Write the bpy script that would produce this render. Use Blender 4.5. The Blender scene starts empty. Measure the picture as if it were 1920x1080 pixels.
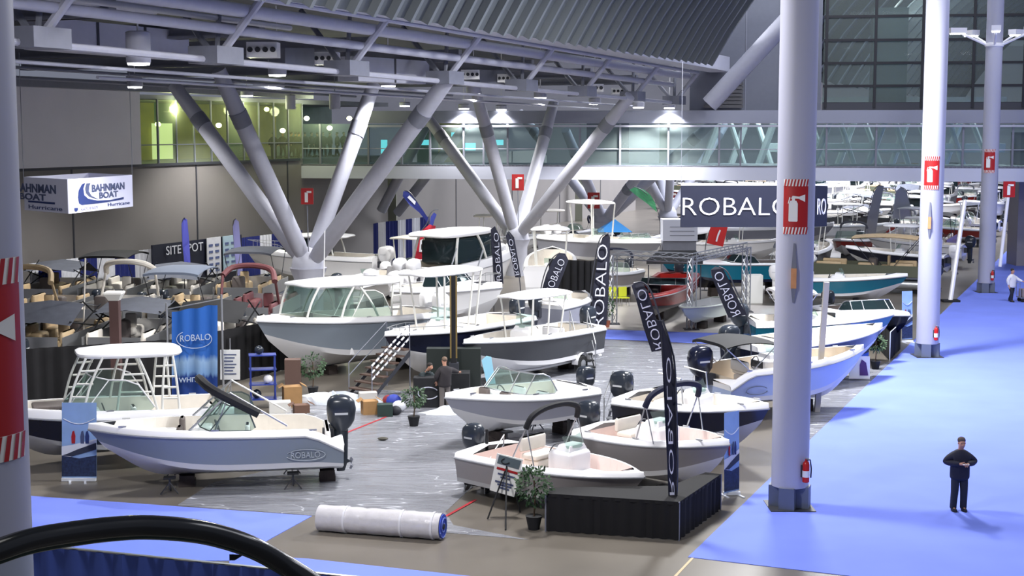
import bpy, math, random
from mathutils import Vector, Matrix
random.seed(7)
PI = math.pi
scene = bpy.context.scene
COL = scene.collection
V = Vector
# ------------------------------------------------------------------ camera
H, F = 9.3, 2750.0
PITCH = math.atan(300 / F)
cam_d = bpy.data.cameras.new('camera'); cam = bpy.data.objects.new('camera', cam_d); COL.objects.link(cam)
cam.location = (0, 0, H); cam.rotation_euler = (PI / 2 - PITCH, 0, 0)
cam_d.sensor_width = 36; cam_d.lens = F / 1920 * 36; cam_d.clip_end = 600; cam_d.clip_start = .2
scene.camera = cam
_cp, _sp = math.cos(PITCH), math.sin(PITCH)
def ray(px, py):
    u, v = px - 960, 540 - py
    return V((u, F * _cp + v * _sp, -F * _sp + v * _cp))
def G(px, py, z=0.0):                       # point of the horizontal plane z seen at a place of the photograph
    r = ray(px, py); return V((0, 0, H)) + r * ((z - H) / r.z)
def P(px, py, Y):                           # point at distance Y
    r = ray(px, py); return V((0, 0, H)) + r * (Y / r.y)
ANG = math.radians(23)
A = V((math.sin(ANG), math.cos(ANG), 0)); C_ = V((math.cos(ANG), -math.sin(ANG), 0)); UP = V((0, 0, 1))
# ------------------------------------------------------------------ materials
def lin(c): return tuple(((x / 255) / 12.92 if x / 255 <= .04045 else ((x / 255 + .055) / 1.055) ** 2.4) for x in c)
MATS = {}
def mat(name, rgb, rough=.5, metal=0.0, noise=0.0, nscale=4.0, emit=0.0, bump=0.0, spec=.5):
    if name in MATS: return MATS[name]
    m = bpy.data.materials.new(name); m.use_nodes = True
    nt = m.node_tree; b = nt.nodes['Principled BSDF']; c = lin(rgb) + (1,)
    b.inputs['Base Color'].default_value = c; b.inputs['Roughness'].default_value = rough
    b.inputs['Metallic'].default_value = metal; b.inputs['Specular IOR Level'].default_value = spec
    if emit:
        b.inputs['Emission Color'].default_value = c; b.inputs['Emission Strength'].default_value = emit
    if noise or bump:
        tc = nt.nodes.new('ShaderNodeTexCoord'); n = nt.nodes.new('ShaderNodeTexNoise')
        n.inputs['Scale'].default_value = nscale; n.inputs['Detail'].default_value = 5
        nt.links.new(tc.outputs['Object'], n.inputs['Vector'])
        if noise:
            r = nt.nodes.new('ShaderNodeValToRGB'); r.color_ramp.elements[0].position = .3; r.color_ramp.elements[1].position = .7
            r.color_ramp.elements[0].color = tuple(x * (1 - noise) for x in c[:3]) + (1,)
            r.color_ramp.elements[1].color = tuple(min(1, x * (1 + noise)) for x in c[:3]) + (1,)
            nt.links.new(n.outputs['Fac'], r.inputs['Fac']); nt.links.new(r.outputs['Color'], b.inputs['Base Color'])
        if bump:
            bp = nt.nodes.new('ShaderNodeBump'); bp.inputs['Strength'].default_value = bump; bp.inputs['Distance'].default_value = .05
            nt.links.new(n.outputs['Fac'], bp.inputs['Height']); nt.links.new(bp.outputs['Normal'], b.inputs['Normal'])
    MATS[name] = m; return m
def glass(name, rgb, clear=.75, rough=.03):
    if name in MATS: return MATS[name]
    m = bpy.data.materials.new(name); m.use_nodes = True; nt = m.node_tree; nt.nodes.clear()
    o = nt.nodes.new('ShaderNodeOutputMaterial'); mx = nt.nodes.new('ShaderNodeMixShader')
    t = nt.nodes.new('ShaderNodeBsdfTransparent'); g = nt.nodes.new('ShaderNodeBsdfPrincipled')
    t.inputs['Color'].default_value = lin(rgb) + (1,); g.inputs['Base Color'].default_value = lin(rgb) + (1,); g.inputs['Roughness'].default_value = rough
    mx.inputs[0].default_value = 1 - clear
    nt.links.new(t.outputs[0], mx.inputs[1]); nt.links.new(g.outputs[0], mx.inputs[2]); nt.links.new(mx.outputs[0], o.inputs[0])
    MATS[name] = m; return m
WHITE = mat('white_gelcoat', (240, 240, 243), .25)
CREAM = mat('cream_liner', (232, 226, 216), .5, noise=.04)
HGREY = mat('grey_gelcoat', (128, 138, 150), .3)
HLILAC = mat('pale_grey_gelcoat', (150, 152, 165), .3)
HBLUE = mat('pale_blue_gelcoat', (165, 180, 215), .3)
HNAVY = mat('navy_gelcoat', (24, 28, 48), .2)
HBLACK = mat('charcoal_gelcoat', (52, 54, 60), .25)
HTAUPE = mat('taupe_gelcoat', (140, 136, 138), .3)
HRED = mat('red_gelcoat', (150, 35, 32), .25)
HTEAL = mat('teal_gelcoat', (25, 105, 130), .2)
BWHITE = mat('white_bottom_paint', (205, 205, 208), .4)
BGREY = mat('grey_bottom_paint', (168, 168, 170), .4)
CHARC = mat('engine_charcoal', (42, 48, 58), .25)
BLACK = mat('black_canvas', (24, 25, 30), .8, noise=.15, nscale=8)
NAVYC = mat('navy_canvas', (22, 26, 52), .8, noise=.1)
GREYC = mat('grey_canvas', (92, 96, 108), .8, noise=.1, nscale=3)
TANC = mat('tan_vinyl', (196, 172, 136), .6, noise=.08)
BROWNV = mat('brown_vinyl', (96, 88, 86), .6)
ALU = mat('aluminium', (190, 192, 196), .35, .8)
PWHITE = mat('white_powder_coat', (230, 230, 225), .4)
STEEL = mat('painted_steel_pale', (172, 174, 188), .5, noise=.03)
STEELD = mat('painted_steel_grey', (118, 121, 134), .55, noise=.05)
DKGREY = mat('dark_grey_metal', (52, 54, 62), .5)
WSG = glass('boat_window_glass', (196, 214, 208), .86)
DKG = glass('dark_window_glass', (40, 55, 60), .35)
RUB = mat('rubber_black', (18, 18, 20), .8)
# ------------------------------------------------------------------ mesh builder
class MB:
    def __init__(s): s.v = []; s.f = []; s.m = []; s.mats = []
    def mi(s, m):
        if m not in s.mats: s.mats.append(m)
        return s.mats.index(m)
    def add(s, vs, fs, m):
        o = len(s.v); k = s.mi(m); s.v += [V(x) for x in vs]
        for f in fs: s.f.append([i + o for i in f]); s.m.append(k)
        return s
    def box(s, c, d, m, rz=0, ry=0, taper=1.0):
        c = V(c); R = Matrix.Rotation(rz, 3, 'Z') @ Matrix.Rotation(ry, 3, 'Y')
        vs = []
        for z in (-.5, .5):
            k = taper if z > 0 else 1
            for x, y in ((-.5, -.5), (.5, -.5), (.5, .5), (-.5, .5)): vs.append(c + R @ V((x * d[0] * k, y * d[1] * k, z * d[2])))
        return s.add(vs, [(0, 3, 2, 1), (4, 5, 6, 7), (0, 1, 5, 4), (1, 2, 6, 5), (2, 3, 7, 6), (3, 0, 4, 7)], m)
    def rbox(s, c, d, m, r=.06, rz=0, ry=0):       # box with bevelled plan and rounded top edge
        c = V(c); R = Matrix.Rotation(rz, 3, 'Z') @ Matrix.Rotation(ry, 3, 'Y'); r = min(r, d[0] * .45, d[1] * .45, d[2] * .45)
        rings = []
        for z, k in ((-d[2] / 2, r * .6), (-d[2] / 2 + r * .5, 0), (d[2] / 2 - r, 0), (d[2] / 2 - r * .3, r * .35), (d[2] / 2, r)):
            ring = []; hx, hy = d[0] / 2 - k, d[1] / 2 - k; q = r
            for sx, sy, a0 in ((1, 1, 0), (-1, 1, 90), (-1, -1, 180), (1, -1, 270)):
                for da in (0, 45, 90):
                    a = math.radians(a0 + da); ring.append(c + R @ V((sx * (hx - q) + q * math.cos(a), sy * (hy - q) + q * math.sin(a), z)))
            rings.append(ring)
        return s.loft(rings, m, caps=True)
    def loft(s, rings, m, caps=False, closed=True):
        n = len(rings[0]); vs = [p for r in rings for p in r]; fs = []
        for i in range(len(rings) - 1):
            for j in range(n if closed else n - 1):
                a, b = i * n + j, i * n + (j + 1) % n; fs.append((a, b, b + n, a + n))
        if caps: fs.append(tuple(range(n - 1, -1, -1))); fs.append(tuple((len(rings) - 1) * n + j for j in range(n)))
        return s.add(vs, fs, m)
    def tube(s, pts, r, m, n=8, caps=True):
        pts = [V(p) for p in pts]; rs = r if isinstance(r, (list, tuple)) else [r] * len(pts); rings = []; pv = None
        for i, p in enumerate(pts):
            t = (pts[min(i + 1, len(pts) - 1)] - pts[max(i - 1, 0)])
            if t.length < 1e-9: t = V((0, 0, 1))
            t.normalize()
            if pv is None: pv = t.orthogonal().normalized()
            u = (pv - t * pv.dot(t)); u = u.normalized() if u.length > 1e-6 else t.orthogonal().normalized(); w = t.cross(u); pv = u
            rings.append([p + (u * math.cos(2 * PI * k / n) + w * math.sin(2 * PI * k / n)) * rs[i] for k in range(n)])
        return s.loft(rings, m, caps=caps)
    def lathe(s, prof, m, c=(0, 0, 0), n=16):      # prof = (radius, z)
        c = V(c); rings = [[c + V((r * math.cos(2 * PI * k / n), r * math.sin(2 * PI * k / n), z)) for k in range(n)] for r, z in prof]
        return s.loft(rings, m, caps=True)
    def prism(s, poly, d, m):                      # poly = 3-D points, extruded by vector d
        d = V(d); n = len(poly); vs = [V(p) for p in poly] + [V(p) + d for p in poly]
        fs = [tuple(range(n - 1, -1, -1)), tuple(range(n, 2 * n))] + [(i, (i + 1) % n, n + (i + 1) % n, n + i) for i in range(n)]
        return s.add(vs, fs, m)
    def blob(s, c, r, m, n=10, k=6):
        c = V(c); rx, ry, rz = r; rings = []
        for i in range(k + 1):
            a = PI * (.02 + .96 * i / k) - PI / 2
            rings.append([c + V((rx * math.cos(a) * math.cos(2 * PI * j / n), ry * math.cos(a) * math.sin(2 * PI * j / n), rz * math.sin(a))) for j in range(n)])
        return s.loft(rings, m, caps=True)
    def merge(s, o, M=None):
        for f, k in zip(o.f, o.m):
            pass
        off = len(s.v); s.v += [(M @ x if M else x.copy()) for x in o.v]
        for f, k in zip(o.f, o.m): s.f.append([i + off for i in f]); s.m.append(s.mi(o.mats[k]))
        return s
WM = {}                                            # world matrices of parents
def obj(name, mb, parent=None, smooth=False, world=False):
    me = bpy.data.meshes.new(name); vs = mb.v
    loc = V((0, 0, 0)); o = bpy.data.objects.new(name, me)
    if world and parent is not None:
        I = WM[parent.name].inverted(); vs = [I @ v for v in vs]
    base = V((0, 0, 0))
    if world and parent is None and vs:            # origin at the base of the thing
        base = V(((min(v.x for v in vs) + max(v.x for v in vs)) / 2, (min(v.y for v in vs) + max(v.y for v in vs)) / 2, min(v.z for v in vs)))
        vs = [v - base for v in vs]
    me.from_pydata([tuple(v) for v in vs], [], mb.f)
    for m in mb.mats: me.materials.append(m)
    me.polygons.foreach_set('material_index', mb.m)
    if smooth:
        me.polygons.foreach_set('use_smooth', [True] * len(me.polygons))
        try: me.set_sharp_from_angle(angle=math.radians(42))
        except Exception: pass
    me.update(); COL.objects.link(o); o.location = base
    if parent is not None: o.parent = parent
    WM[o.name] = (WM[parent.name].copy() if parent is not None else Matrix.Translation(base))
    return o
def tag(o, label, cat, group=None, kind=None):
    o['label'] = label; o['category'] = cat
    if group: o['group'] = group
    if kind: o['kind'] = kind
    return o
def struct(name, mb, smooth=False):
    o = obj(name, mb, None, smooth, world=True); o['kind'] = 'structure'; return o
def empty(name, loc, label, cat, rz=0, group=None):
    o = bpy.data.objects.new(name, None); COL.objects.link(o); o.location = loc; o.rotation_euler = (0, 0, rz); o.empty_display_size = .2
    WM[o.name] = Matrix.Translation(V(loc)) @ Matrix.Rotation(rz, 4, 'Z')
    return tag(o, label, cat, group)
def plabel(o, l): o['label'] = l; return o
def copy_tree(o, parent=None):
    c = o.copy(); COL.objects.link(c)
    if parent is not None: c.parent = parent
    for ch in list(o.children): copy_tree(ch, c)
    return c
def text_mb(s, o, x, up, height, m, width=None, depth=.01, bold=0.0, align='CENTER'):
    """lettering whose middle (or left end) stands at o, running along x with its top towards up"""
    cu = bpy.data.curves.new('t', 'FONT'); cu.body = s; cu.align_x = align; cu.align_y = 'CENTER'; cu.extrude = .02; cu.offset = bold; cu.resolution_u = 3
    ob = bpy.data.objects.new('t', cu); COL.objects.link(ob)
    bpy.context.view_layer.update()
    me = bpy.data.meshes.new_from_object(ob.evaluated_get(bpy.context.evaluated_depsgraph_get()))
    xs = [v.co.x for v in me.vertices]; ys = [v.co.y for v in me.vertices]
    w = max(xs) - min(xs); h = max(ys) - min(ys); cy = (max(ys) + min(ys)) / 2; cx = (max(xs) + min(xs)) / 2 if align == 'CENTER' else min(xs)
    sy = height / h; sx = (width / w) if width else sy; x = V(x).normalized(); up = V(up).normalized(); n = x.cross(up)
    mb = MB(); mb.add([V(o) + x * (v.co.x - cx) * sx + up * (v.co.y - cy) * sy + n * (v.co.z / .02 * depth) for v in me.vertices], [tuple(p.vertices) for p in me.polygons], m)
    bpy.data.objects.remove(ob); bpy.data.curves.remove(cu); bpy.data.meshes.remove(me)
    return mb
# ------------------------------------------------------------------ boats
def tubular(pts, r, m, n=6): return MB().tube(pts, r, m, n)
def smoothpts(pts, k=4):                     # Catmull-Rom
    pts = [V(p) for p in pts]; out = []
    for i in range(len(pts) - 1):
        p0, p1, p2, p3 = pts[max(i - 1, 0)], pts[i], pts[i + 1], pts[min(i + 2, len(pts) - 1)]
        for j in range(k):
            t = j / k; out.append(.5 * ((2 * p1) + (p2 - p0) * t + (2 * p0 - 5 * p1 + 4 * p2 - p3) * t * t + (3 * p1 - p0 - 3 * p2 + p3) * t ** 3))
    out.append(pts[-1]); return out
class Boat:
    """local frame: x from the transom to the bow, z up from the ground; parts are (name, mesh, smooth, sub-parts, label)"""
    def __init__(s, L, B, zk, zs, zb, hull, bottom=BWHITE, deck=WHITE, cap=.16, waterline=.16, fine=20, full=2.6, notch=False):
        s.L, s.B, s.zk, s.zs, s.zb, s.cap = L, B, zk, zs, zb, cap; s.parts = []; s.full = full; s.deckm = deck; s.notch = notch
        ts = [i / fine for i in range(fine)] + [1 - .5 / fine, 1]
        s.ts = ts; rows = []
        for t in ts:
            k, c, w, q, sh = s.section(t); rows.append((k, c, w, q, sh))
        s.waterline = waterline
        hb = MB(); n = 5
        vs = []
        for t in ts:
            sec = s.section(t)
            vs += [V((x, y, z)) for x, y, z in sec] + [V((x, -y, z)) for x, y, z in sec[1:]]
        fb, fm, ft = [], [], []
        for i in range(len(ts) - 1):
            a, b = i * 9, (i + 1) * 9
            for j in range(4):
                (fb if j < 2 else ft).append((a + j, b + j, b + j + 1, a + j + 1))
            R = [0, 5, 6, 7, 8]
            for j in range(4):
                (fb if j < 2 else ft).append((a + R[j], a + R[j + 1], b + R[j + 1], b + R[j]))
        hb.add(vs, fb + [(0, 1, 2, 6, 5)], bottom); off = len(hb.v); k = hb.mi(hull)
        for f in ft + [(2, 3, 4, 8, 7, 6)]: hb.f.append(list(f)); hb.m.append(k)
        s.parts.append(['hull', hb, True, [], None])
        rr = MB()
        for sg in (1, -1): rr.tube([V((p[0], sg * (p[1] + .012), p[2])) for p in (s.section(t)[4] for t in ts)], .028, mat('rub_rail_grey', (150, 152, 158), .4), 6)
        s.parts.append(['rub_rail', rr, True, [], None])
    def hb(s, t): return s.B / 2 * (1 - .06 * (1 - min(1, t / .3))) * max(0.0, 1 - max(0, (t - .38) / .62) ** s.full)
    def sheer(s, t):
        z = s.zs + (s.zb - s.zs) * t ** 1.7
        if s.notch and t < .13: z -= .42 * (1 - t / .13)
        return z
    def section(s, t):
        b = s.hb(t); sh = s.sheer(t); u = max(0, (t - .4) / .6); D = s.zs - s.zk
        zk = s.zk + (s.zb - s.zk) * .62 * max(0, (t - .70) / .30) ** 2.3
        zc = s.zk + .27 * D + ((s.zb - s.zk) * .70 - .27 * D) * u ** 2.2; zc = max(zc, zk + .001)
        yc = b * (.9 - .42 * u * u)
        def X(z): v = 0 if s.zb == s.zk else min(1, max(0, (z - s.zk) / (s.zb - s.zk))); return s.L * t - .16 * s.L * (1 - v) * t ** 5
        def row(f):
            z = zc + (sh - zc) * f; return (X(z), yc + (b - yc) * (f ** 1.5), z)
        return [(X(zk), 0, zk), (X(zc), yc, zc), row(.17), row(.6), row(1.0)]
    # --- the white moulding above the rub rail and the open cockpit
    def topsides(s, t0=.04, t1=.9, w=.2, floor=None, inner=CREAM, crown=.06):
        floor = s.zk + .32 * (s.zs - s.zk) if floor is None else floor; s.floor = floor; s.t1 = t1
        cp = MB(); ln = MB(); ts = s.ts; c = s.cap
        rowsR = []
        for t in ts:
            x, y, z = s.section(t)[4]; op = t0 <= t <= t1
            inn = max(0, y - w) if op else 0
            top = z + c + (0 if op else crown * min(1, y * 2)); x2 = x - .03 * s.L * 0
            rowsR.append([V((x, y, z)), V((x - .01, max(0, y - .04), z + c * .8)), V((x - .02, max(0, y - .09), z + c)), V((x - .02, inn, top))])
        for sg in (1, -1):
            cp.loft([[V((p.x, sg * p.y, p.z)) for p in r] for r in rowsR], s.deckm, closed=False)
        r0 = rowsR[0]; cp.add([r0[0], r0[2], V((r0[2].x, -r0[2].y, r0[2].z)), V((r0[0].x, -r0[0].y, r0[0].z))], [(0, 1, 2, 3)], s.deckm)
        s.parts.append(['deck', cp, True, [], None])
        op = [(r, t) for r, t in zip(rowsR, ts) if t0 <= t <= t1]
        secs = [s.section(i / 60) for i in range(61)]
        def width(x, z):                                   # half-width of the hull at a point, 0 beyond the stem
            prof = []
            for q in secs:
                if z <= q[0][2]: prof.append((q[0][0] + (z - q[0][2]) * -0.0, 0)); continue
                for u, v in zip(q, q[1:]):
                    if u[2] <= z <= v[2]: f = (z - u[2]) / (v[2] - u[2] + 1e-9); prof.append((u[0] + (v[0] - u[0]) * f, u[1] + (v[1] - u[1]) * f)); break
                else: prof.append((q[4][0], q[4][1]))
            for (x0, y0), (x1, y1) in zip(prof, prof[1:]):
                if x0 <= x <= x1: return y0 + (y1 - y0) * (x - x0) / (x1 - x0 + 1e-9)
            return 0
        def fl(r, t):
            z = floor + max(0, (t - .55)) * .5; top = r[3].z
            while z < top - .1 and width(r[3].x + .03, z) < .12: z += .05
            return min(z, top - .08), max(0, min(r[3].y - .05, width(r[3].x + .03, z) - .06))
        fls = [fl(r, t) for r, t in op]
        for sg in (1, -1):
            ln.loft([[V((r[3].x, sg * r[3].y, r[3].z)), V((r[3].x, sg * y, z)), V((r[3].x, 0, z))] for (r, t), (z, y) in zip(op, fls)], inner, closed=False)
        for (r, t), (z, y) in ((op[0], fls[0]), (op[-1], fls[-1])):
            ln.add([V((r[3].x, r[3].y, r[3].z)), V((r[3].x, y, z)), V((r[3].x, -y, z)), V((r[3].x, -r[3].y, r[3].z))], [(0, 1, 2, 3)], inner)
        s.parts.append(['cockpit', ln, False, [], None]); return s
    def top(s, t): return s.sheer(t) + s.cap
    def part(s, name, mb, smooth=False, subs=None, label=None): s.parts.append([name, mb, smooth, subs or [], label]); return s
    def cushion(s, t, y, d, m=WHITE, z=None, back=None, r=.07):
        if t > .6 and z is None: w2 = 2 * (s.hb(min(.97, t + .09)) - .28); z = s.top(t) - .5; d = (d[0], max(.2, min(d[1], w2 / (1 if y == 0 else 2.4))), .3); y = (1 if y > 0 else -1 if y < 0 else 0) * (w2 / 2 - d[1] / 2)
        z = s.floor if z is None else z; mb = MB().rbox((s.L * t, y, z + d[2] / 2), d, m, r)
        if back: mb.rbox((s.L * t + back * (d[0] / 2 + .02), y, z + d[2] + .18), (.13, d[1], .42), m, .05)
        return s.part('seat', mb, True)
    def windshield(s, ta=.42, tb=.60, h=.42, frame=ALU, g=WSG, full=False):
        ins = .12; pts = []
        for k in range(5): t = ta + (tb - ta) * .8 * k / 4; pts.append((s.L * t, s.hb(t) - ins, s.top(t)))
        yf = s.hb(tb) * .55; pts.append((s.L * tb, yf, s.top(tb) + .03)); pts.append((s.L * (tb + .015), 0, s.top(tb) + .04))
        base = [V(p) for p in pts] + [V((x, -y, z)) for x, y, z in reversed(pts[:-1])]
        n = len(base); tp = []
        for i, p in enumerate(base):
            k = min(i, n - 1 - i) / (n // 2); hh = h * min(1, .12 + k * 2.2); tp.append(p + V((-.75 * hh - .05, -.16 * hh * (1 if p.y > 0.01 else -1 if p.y < -.01 else 0), hh)))
        gl = MB().loft([base, tp], g, closed=False)
        fr = MB().tube(tp, .022, frame, 6).tube(base, .018, frame, 6)
        for i in (4, n - 5, n // 2 - 1, n // 2 + 1): fr.tube([base[i], tp[i]], .018, frame, 5)
        s.part('windshield', gl, False, [['windshield_frame', fr, True, None]]); return s
    def console(s, t=.42, y=0, d=(.75, .85, .95), m=WHITE, front=True, ws=.3):
        x = s.L * t; z = s.floor
        mb = MB().rbox((x, y, z + d[2] / 2), d, m, .1).box((x + .06, y, z + d[2] + .06), (d[0] * .6, d[1] * .8, .14), m, taper=.8)
        if front: mb.rbox((x + d[0] / 2 + .24, y, z + .24), (.5, d[1] * .8, .48), m, .08)
        sub = []
        if ws:
            b = [V((x + .2, y - d[1] * .42, z + d[2] + .08)), V((x + .34, y, z + d[2] + .08)), V((x + .2, y + d[1] * .42, z + d[2] + .08))]
            sub.append(['console_windshield', MB().loft([b, [p + V((-.16, 0, ws)) for p in b]], WSG, closed=False), False, None])
        wh = MB(); c = V((x - d[0] / 2 - .1, y, z + d[2] - .12))
        wh.tube([c + V((.06 * math.sin(a), .19 * math.cos(a), .19 * math.sin(a))) for a in [2 * PI * k / 12 for k in range(13)]], .018, DKGREY, 5); wh.tube([c, c + V((.14, 0, -.05))], .02, DKGREY, 5)
        sub.append(['steering_wheel', wh, True, None])
        sub.append(['gauge_panel', MB().box((x - d[0] / 2 - .012, y, z + d[2] - .18), (.03, d[1] * .7, .22), DKGREY), False, None])
        s.part('console', mb, True, sub); return s
    def helmseat(s, t=.27, y=0, w=.95, m=WHITE, h=.85):
        x = s.L * t; z = s.floor
        mb = MB().rbox((x, y, z + .3), (.5, w * .85, .6), m, .06).rbox((x, y, z + .68), (.5, w, .14), m, .05).rbox((x - .26, y, z + h + .05), (.12, w, .36), m, .05)
        s.part('seat', mb, True); return s
    def slab(s, t0, t1, w, z, th=.09, m=WHITE, name='hardtop', taper=.75, rise=.0):
        x0, x1 = s.L * t0, s.L * t1; rings = []; N = 24
        for k, dz in ((.97, 0), (1, .35), (.99, .7), (.93, 1), (.5, 1.25), (.05, 1.35)):
            ring = []
            for i in range(N):
                a = 2 * PI * i / N; cx, sy = math.cos(a), math.sin(a)
                ex = abs(cx) ** .45 * (1 if cx > 0 else -1); ey = abs(sy) ** .45 * (1 if sy > 0 else -1)
                px = (x0 + x1) / 2 + (x1 - x0) / 2 * ex * k; f = (px - x0) / (x1 - x0)
                ring.append(V((px, w / 2 * ey * k * (1 - (1 - taper) * f ** 2), z + th * dz + rise * f - .05 * abs(ey) * (1 if k > .9 else 0))))
            rings.append(ring)
        s.part(name, MB().loft(rings, m, caps=True), True); return s
    def legs(s, pairs, r=.03, m=PWHITE, rungs=()):
        for a, b in pairs:
            for sg in (1, -1):
                p, q = V((a[0], sg * a[1], a[2])), V((b[0], sg * b[1], b[2])); mid = (p + q) / 2 + V(((q - p).x * -.12, 0, 0))
                s.part('top_support', MB().tube(smoothpts([p, mid, q], 4), r, m, 6), True)
        if rungs:
            for a, b, c, d, n in rungs:
                for sg in (1, -1):
                    for k in range(1, n + 1):
                        f = k / (n + 1); u = V(a).lerp(V(b), f); w = V(c).lerp(V(d), f); s.part('support_rung', MB().tube([V((u.x, sg * u.y, u.z)), V((w.x, sg * w.y, w.z))], r * .9, m, 5), True)
        return s
    def outboard(s, m=CHARC, k=1.0, y=0, xo=0):
        x = -.36 * k + xo; z = s.zs + .05; mb = MB(); rings = []
        for h, dx, dy, ox in ((-.12, .12, .13, .0), (0, .24, .18, 0), (.12, .31, .22, 0), (.38, .34, .24, -.01), (.56, .31, .23, .0), (.66, .22, .18, .02), (.7, .1, .1, .03)):
            ring = []
            for i in range(16):
                a = 2 * PI * i / 16; c, q = math.cos(a), math.sin(a)
                ring.append(V((x + k * (ox + dx * abs(c) ** .6 * (1 if c > 0 else -1)), y + k * dy * abs(q) ** .6 * (1 if q > 0 else -1), z + k * h)))
            rings.append(ring)
        mb.loft(rings, m, caps=True)
        leg = MB(); r2 = []
        for h, dx, dy, ox in ((-.1, .16, .1, 0), (-.5, .15, .07, 0), (-.8, .14, .05, 0), (-.86, .22, .05, -.02), (-.9, .13, .04, 0), (-1.08, .09, .02, .02)):
            r2.append([V((x + k * (ox + dx * math.cos(2 * PI * i / 10)), y + k * dy * math.sin(2 * PI * i / 10), max(.03, z + k * h))) for i in range(10)])
        leg.loft(r2, m, caps=True); leg.box((x + .3 * k, y, z - .25), (.3, .2, .35), DKGREY)
        pr = MB(); c = V((x - .22 * k, y, z - .92 * k))
        for i in range(3):
            a = 2 * PI * i / 3; e = V((0, math.cos(a), math.sin(a))); f = V((.05, -math.sin(a) * .06, math.cos(a) * .06))
            pr.prism([c, c + e * .1 * k + f, c + e * .17 * k, c + e * .1 * k - f], (-.012, 0, 0), STEELD)
        bds = []
        for sg in (1, -1): bd = MB(); bds.append(['badge_stripe', bd, False, None]); bd.box((x, y + sg * .238 * k, z + .3 * k), (.3 * k, .012, .05 * k), mat('engine_badge', (200, 202, 206), .4))
        s.part('outboard_motor', mb, True, [['engine_midsection', leg, True, None], ['propeller', pr, False, None]] + bds); return s
    def bimini_boot(s, t, z, w, m=NAVYC, base_t=None, thick=.09):       # folded canvas arch over the boat on hinged poles
        x = s.L * t; bt = (base_t if base_t is not None else t - .1) * s.L; bz = s.top(.3)
        arch = smoothpts([(x - .1, -w / 2, z - .42), (x, -w / 2 + .1, z - .14), (x + .02, -w * .25, z), (x + .03, 0, z + .04), (x + .02, w * .25, z), (x, w / 2 - .1, z - .14), (x - .1, w / 2, z - .42)], 4)
        s.part('folded_bimini', MB().tube(arch, thick, m, 8), True)
        for sg in (1, -1):
            s.part('bimini_pole', MB().tube([(x - .1, sg * w / 2, z - .4), (bt, sg * (s.hb(.3) - .12), bz)], .02, ALU, 5), True)
            s.part('bimini_pole', MB().tube([(x - .1, sg * w / 2, z - .3), (bt + 1.3 * (x - bt), sg * (s.hb(.5) - .12), bz)], .016, ALU, 5), True)
        return s
    def canopy(s, t0, t1, z, w, m=BLACK, sag=.12, frame=ALU):
        x0, x1 = s.L * t0, s.L * t1; rings = []
        for i in range(9):
            f = i / 8; x = x0 + (x1 - x0) * f; zz = z - sag * (2 * f - 1) ** 2; rings.append([V((x, w / 2 * (j / 4 - 1), zz - .1 * (j / 4 - 1) ** 4)) for j in range(9)])
        mb = MB().loft(rings, m, closed=False).loft([[p - V((0, 0, .03)) for p in r] for r in rings], m, closed=False)
        for k in (0, 8):
            mb.add([p for p in rings[k]] + [p - V((0, 0, .1)) for p in rings[k]], [(j, j + 1, j + 10, j + 9) for j in range(8)], m)
        s.part('canopy', mb, True)
        zb = s.top(.3) if hasattr(s, 'floor') else s.zs; xm = (x0 + x1) / 2
        for sg in (1, -1):
            for xe in (x0, x1): s.part('canopy_pole', MB().tube([(xm, sg * (w / 2 - .02), zb - .1), (xe, sg * (w / 2 - .03), z - sag - .1)], .02, frame, 5), True)
        return s
    def bowrail(s, t0=.6, h=.35):
        pts = [(s.L * t, s.hb(t) - .08, s.top(t) + h * min(1, (t - t0) * 10 + .1)) for t in [t0 + (.985 - t0) * i / 7 for i in range(8)]]
        full = [V(p) for p in pts] + [V((x, -y, z)) for x, y, z in reversed(pts)]
        mb = MB().tube(full, .016, ALU, 5)
        for i in (2, 4, 6): 
            for p in (full[i], full[-1 - i]): mb.tube([p, p - V((0, 0, h))], .012, ALU, 5)
        s.part('bow_rail', mb, True); return s
    def cleats(s):
        for t in (.12, .5, .86):
            for sg in (1, -1): s.part('cleat', MB().box((s.L * t, sg * (s.hb(t) - .1), s.top(t) + .02), (.2, .03, .04), ALU))
        return s
    def hull_text(s, txt, t, f, size, m, sides=(1, -1), width=None):
        for sg in sides:
            sec = s.section(t); p = V((sec[3][0], sg * (sec[3][1] + .03), sec[2][2] + (sec[4][2] - sec[2][2]) * f))
            lo, hi = V(sec[3]), V(sec[4]); u = (V((0, sg * (hi.y - lo.y), hi.z - lo.z))).normalized()
            yy = lo.y + (hi.y - lo.y) * max(0, (p.z - lo.z) / (hi.z - lo.z + 1e-6)); p.y = sg * (max(yy, sec[3][1]) + .025)
            s2 = s.section(t + .06); tx = (V((s2[3][0] - sec[3][0], sg * (s2[3][1] - sec[3][1]), 0))).normalized()
            s.part('lettering', text_mb(txt, p, tx * (-sg), u, size, m, width))
        return s
    def hull_oval(s, t, f, w, h, m, sides=(1, -1)):
        for sg in sides:
            sec = s.section(t); p = V((sec[3][0], sg * (sec[3][1] + .03), sec[2][2] + (sec[4][2] - sec[2][2]) * f)); mb = MB()
            mb.tube([p + V((w / 2 * math.cos(a), 0, h / 2 * math.sin(a))) for a in [.4 + 5.6 * i / 24 for i in range(25)]], .012, m, 4); s.part('logo_ring', mb)
        return s
    def cradle(s):
        for t in (.12, .6): s.part('cradle', MB().box((s.L * t, 0, (s.zk + .1) / 2), (.3, .9, s.zk + .1), DKGREY))
        return s
    # --- output
    def emit(s, root):
        for name, mb, sm, subs, lab in s.parts:
            o = obj(name, mb, root, sm)
            if lab: o['label'] = lab
            for sub in subs: obj(sub[0], sub[1], o, sub[2])
        return root
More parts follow.
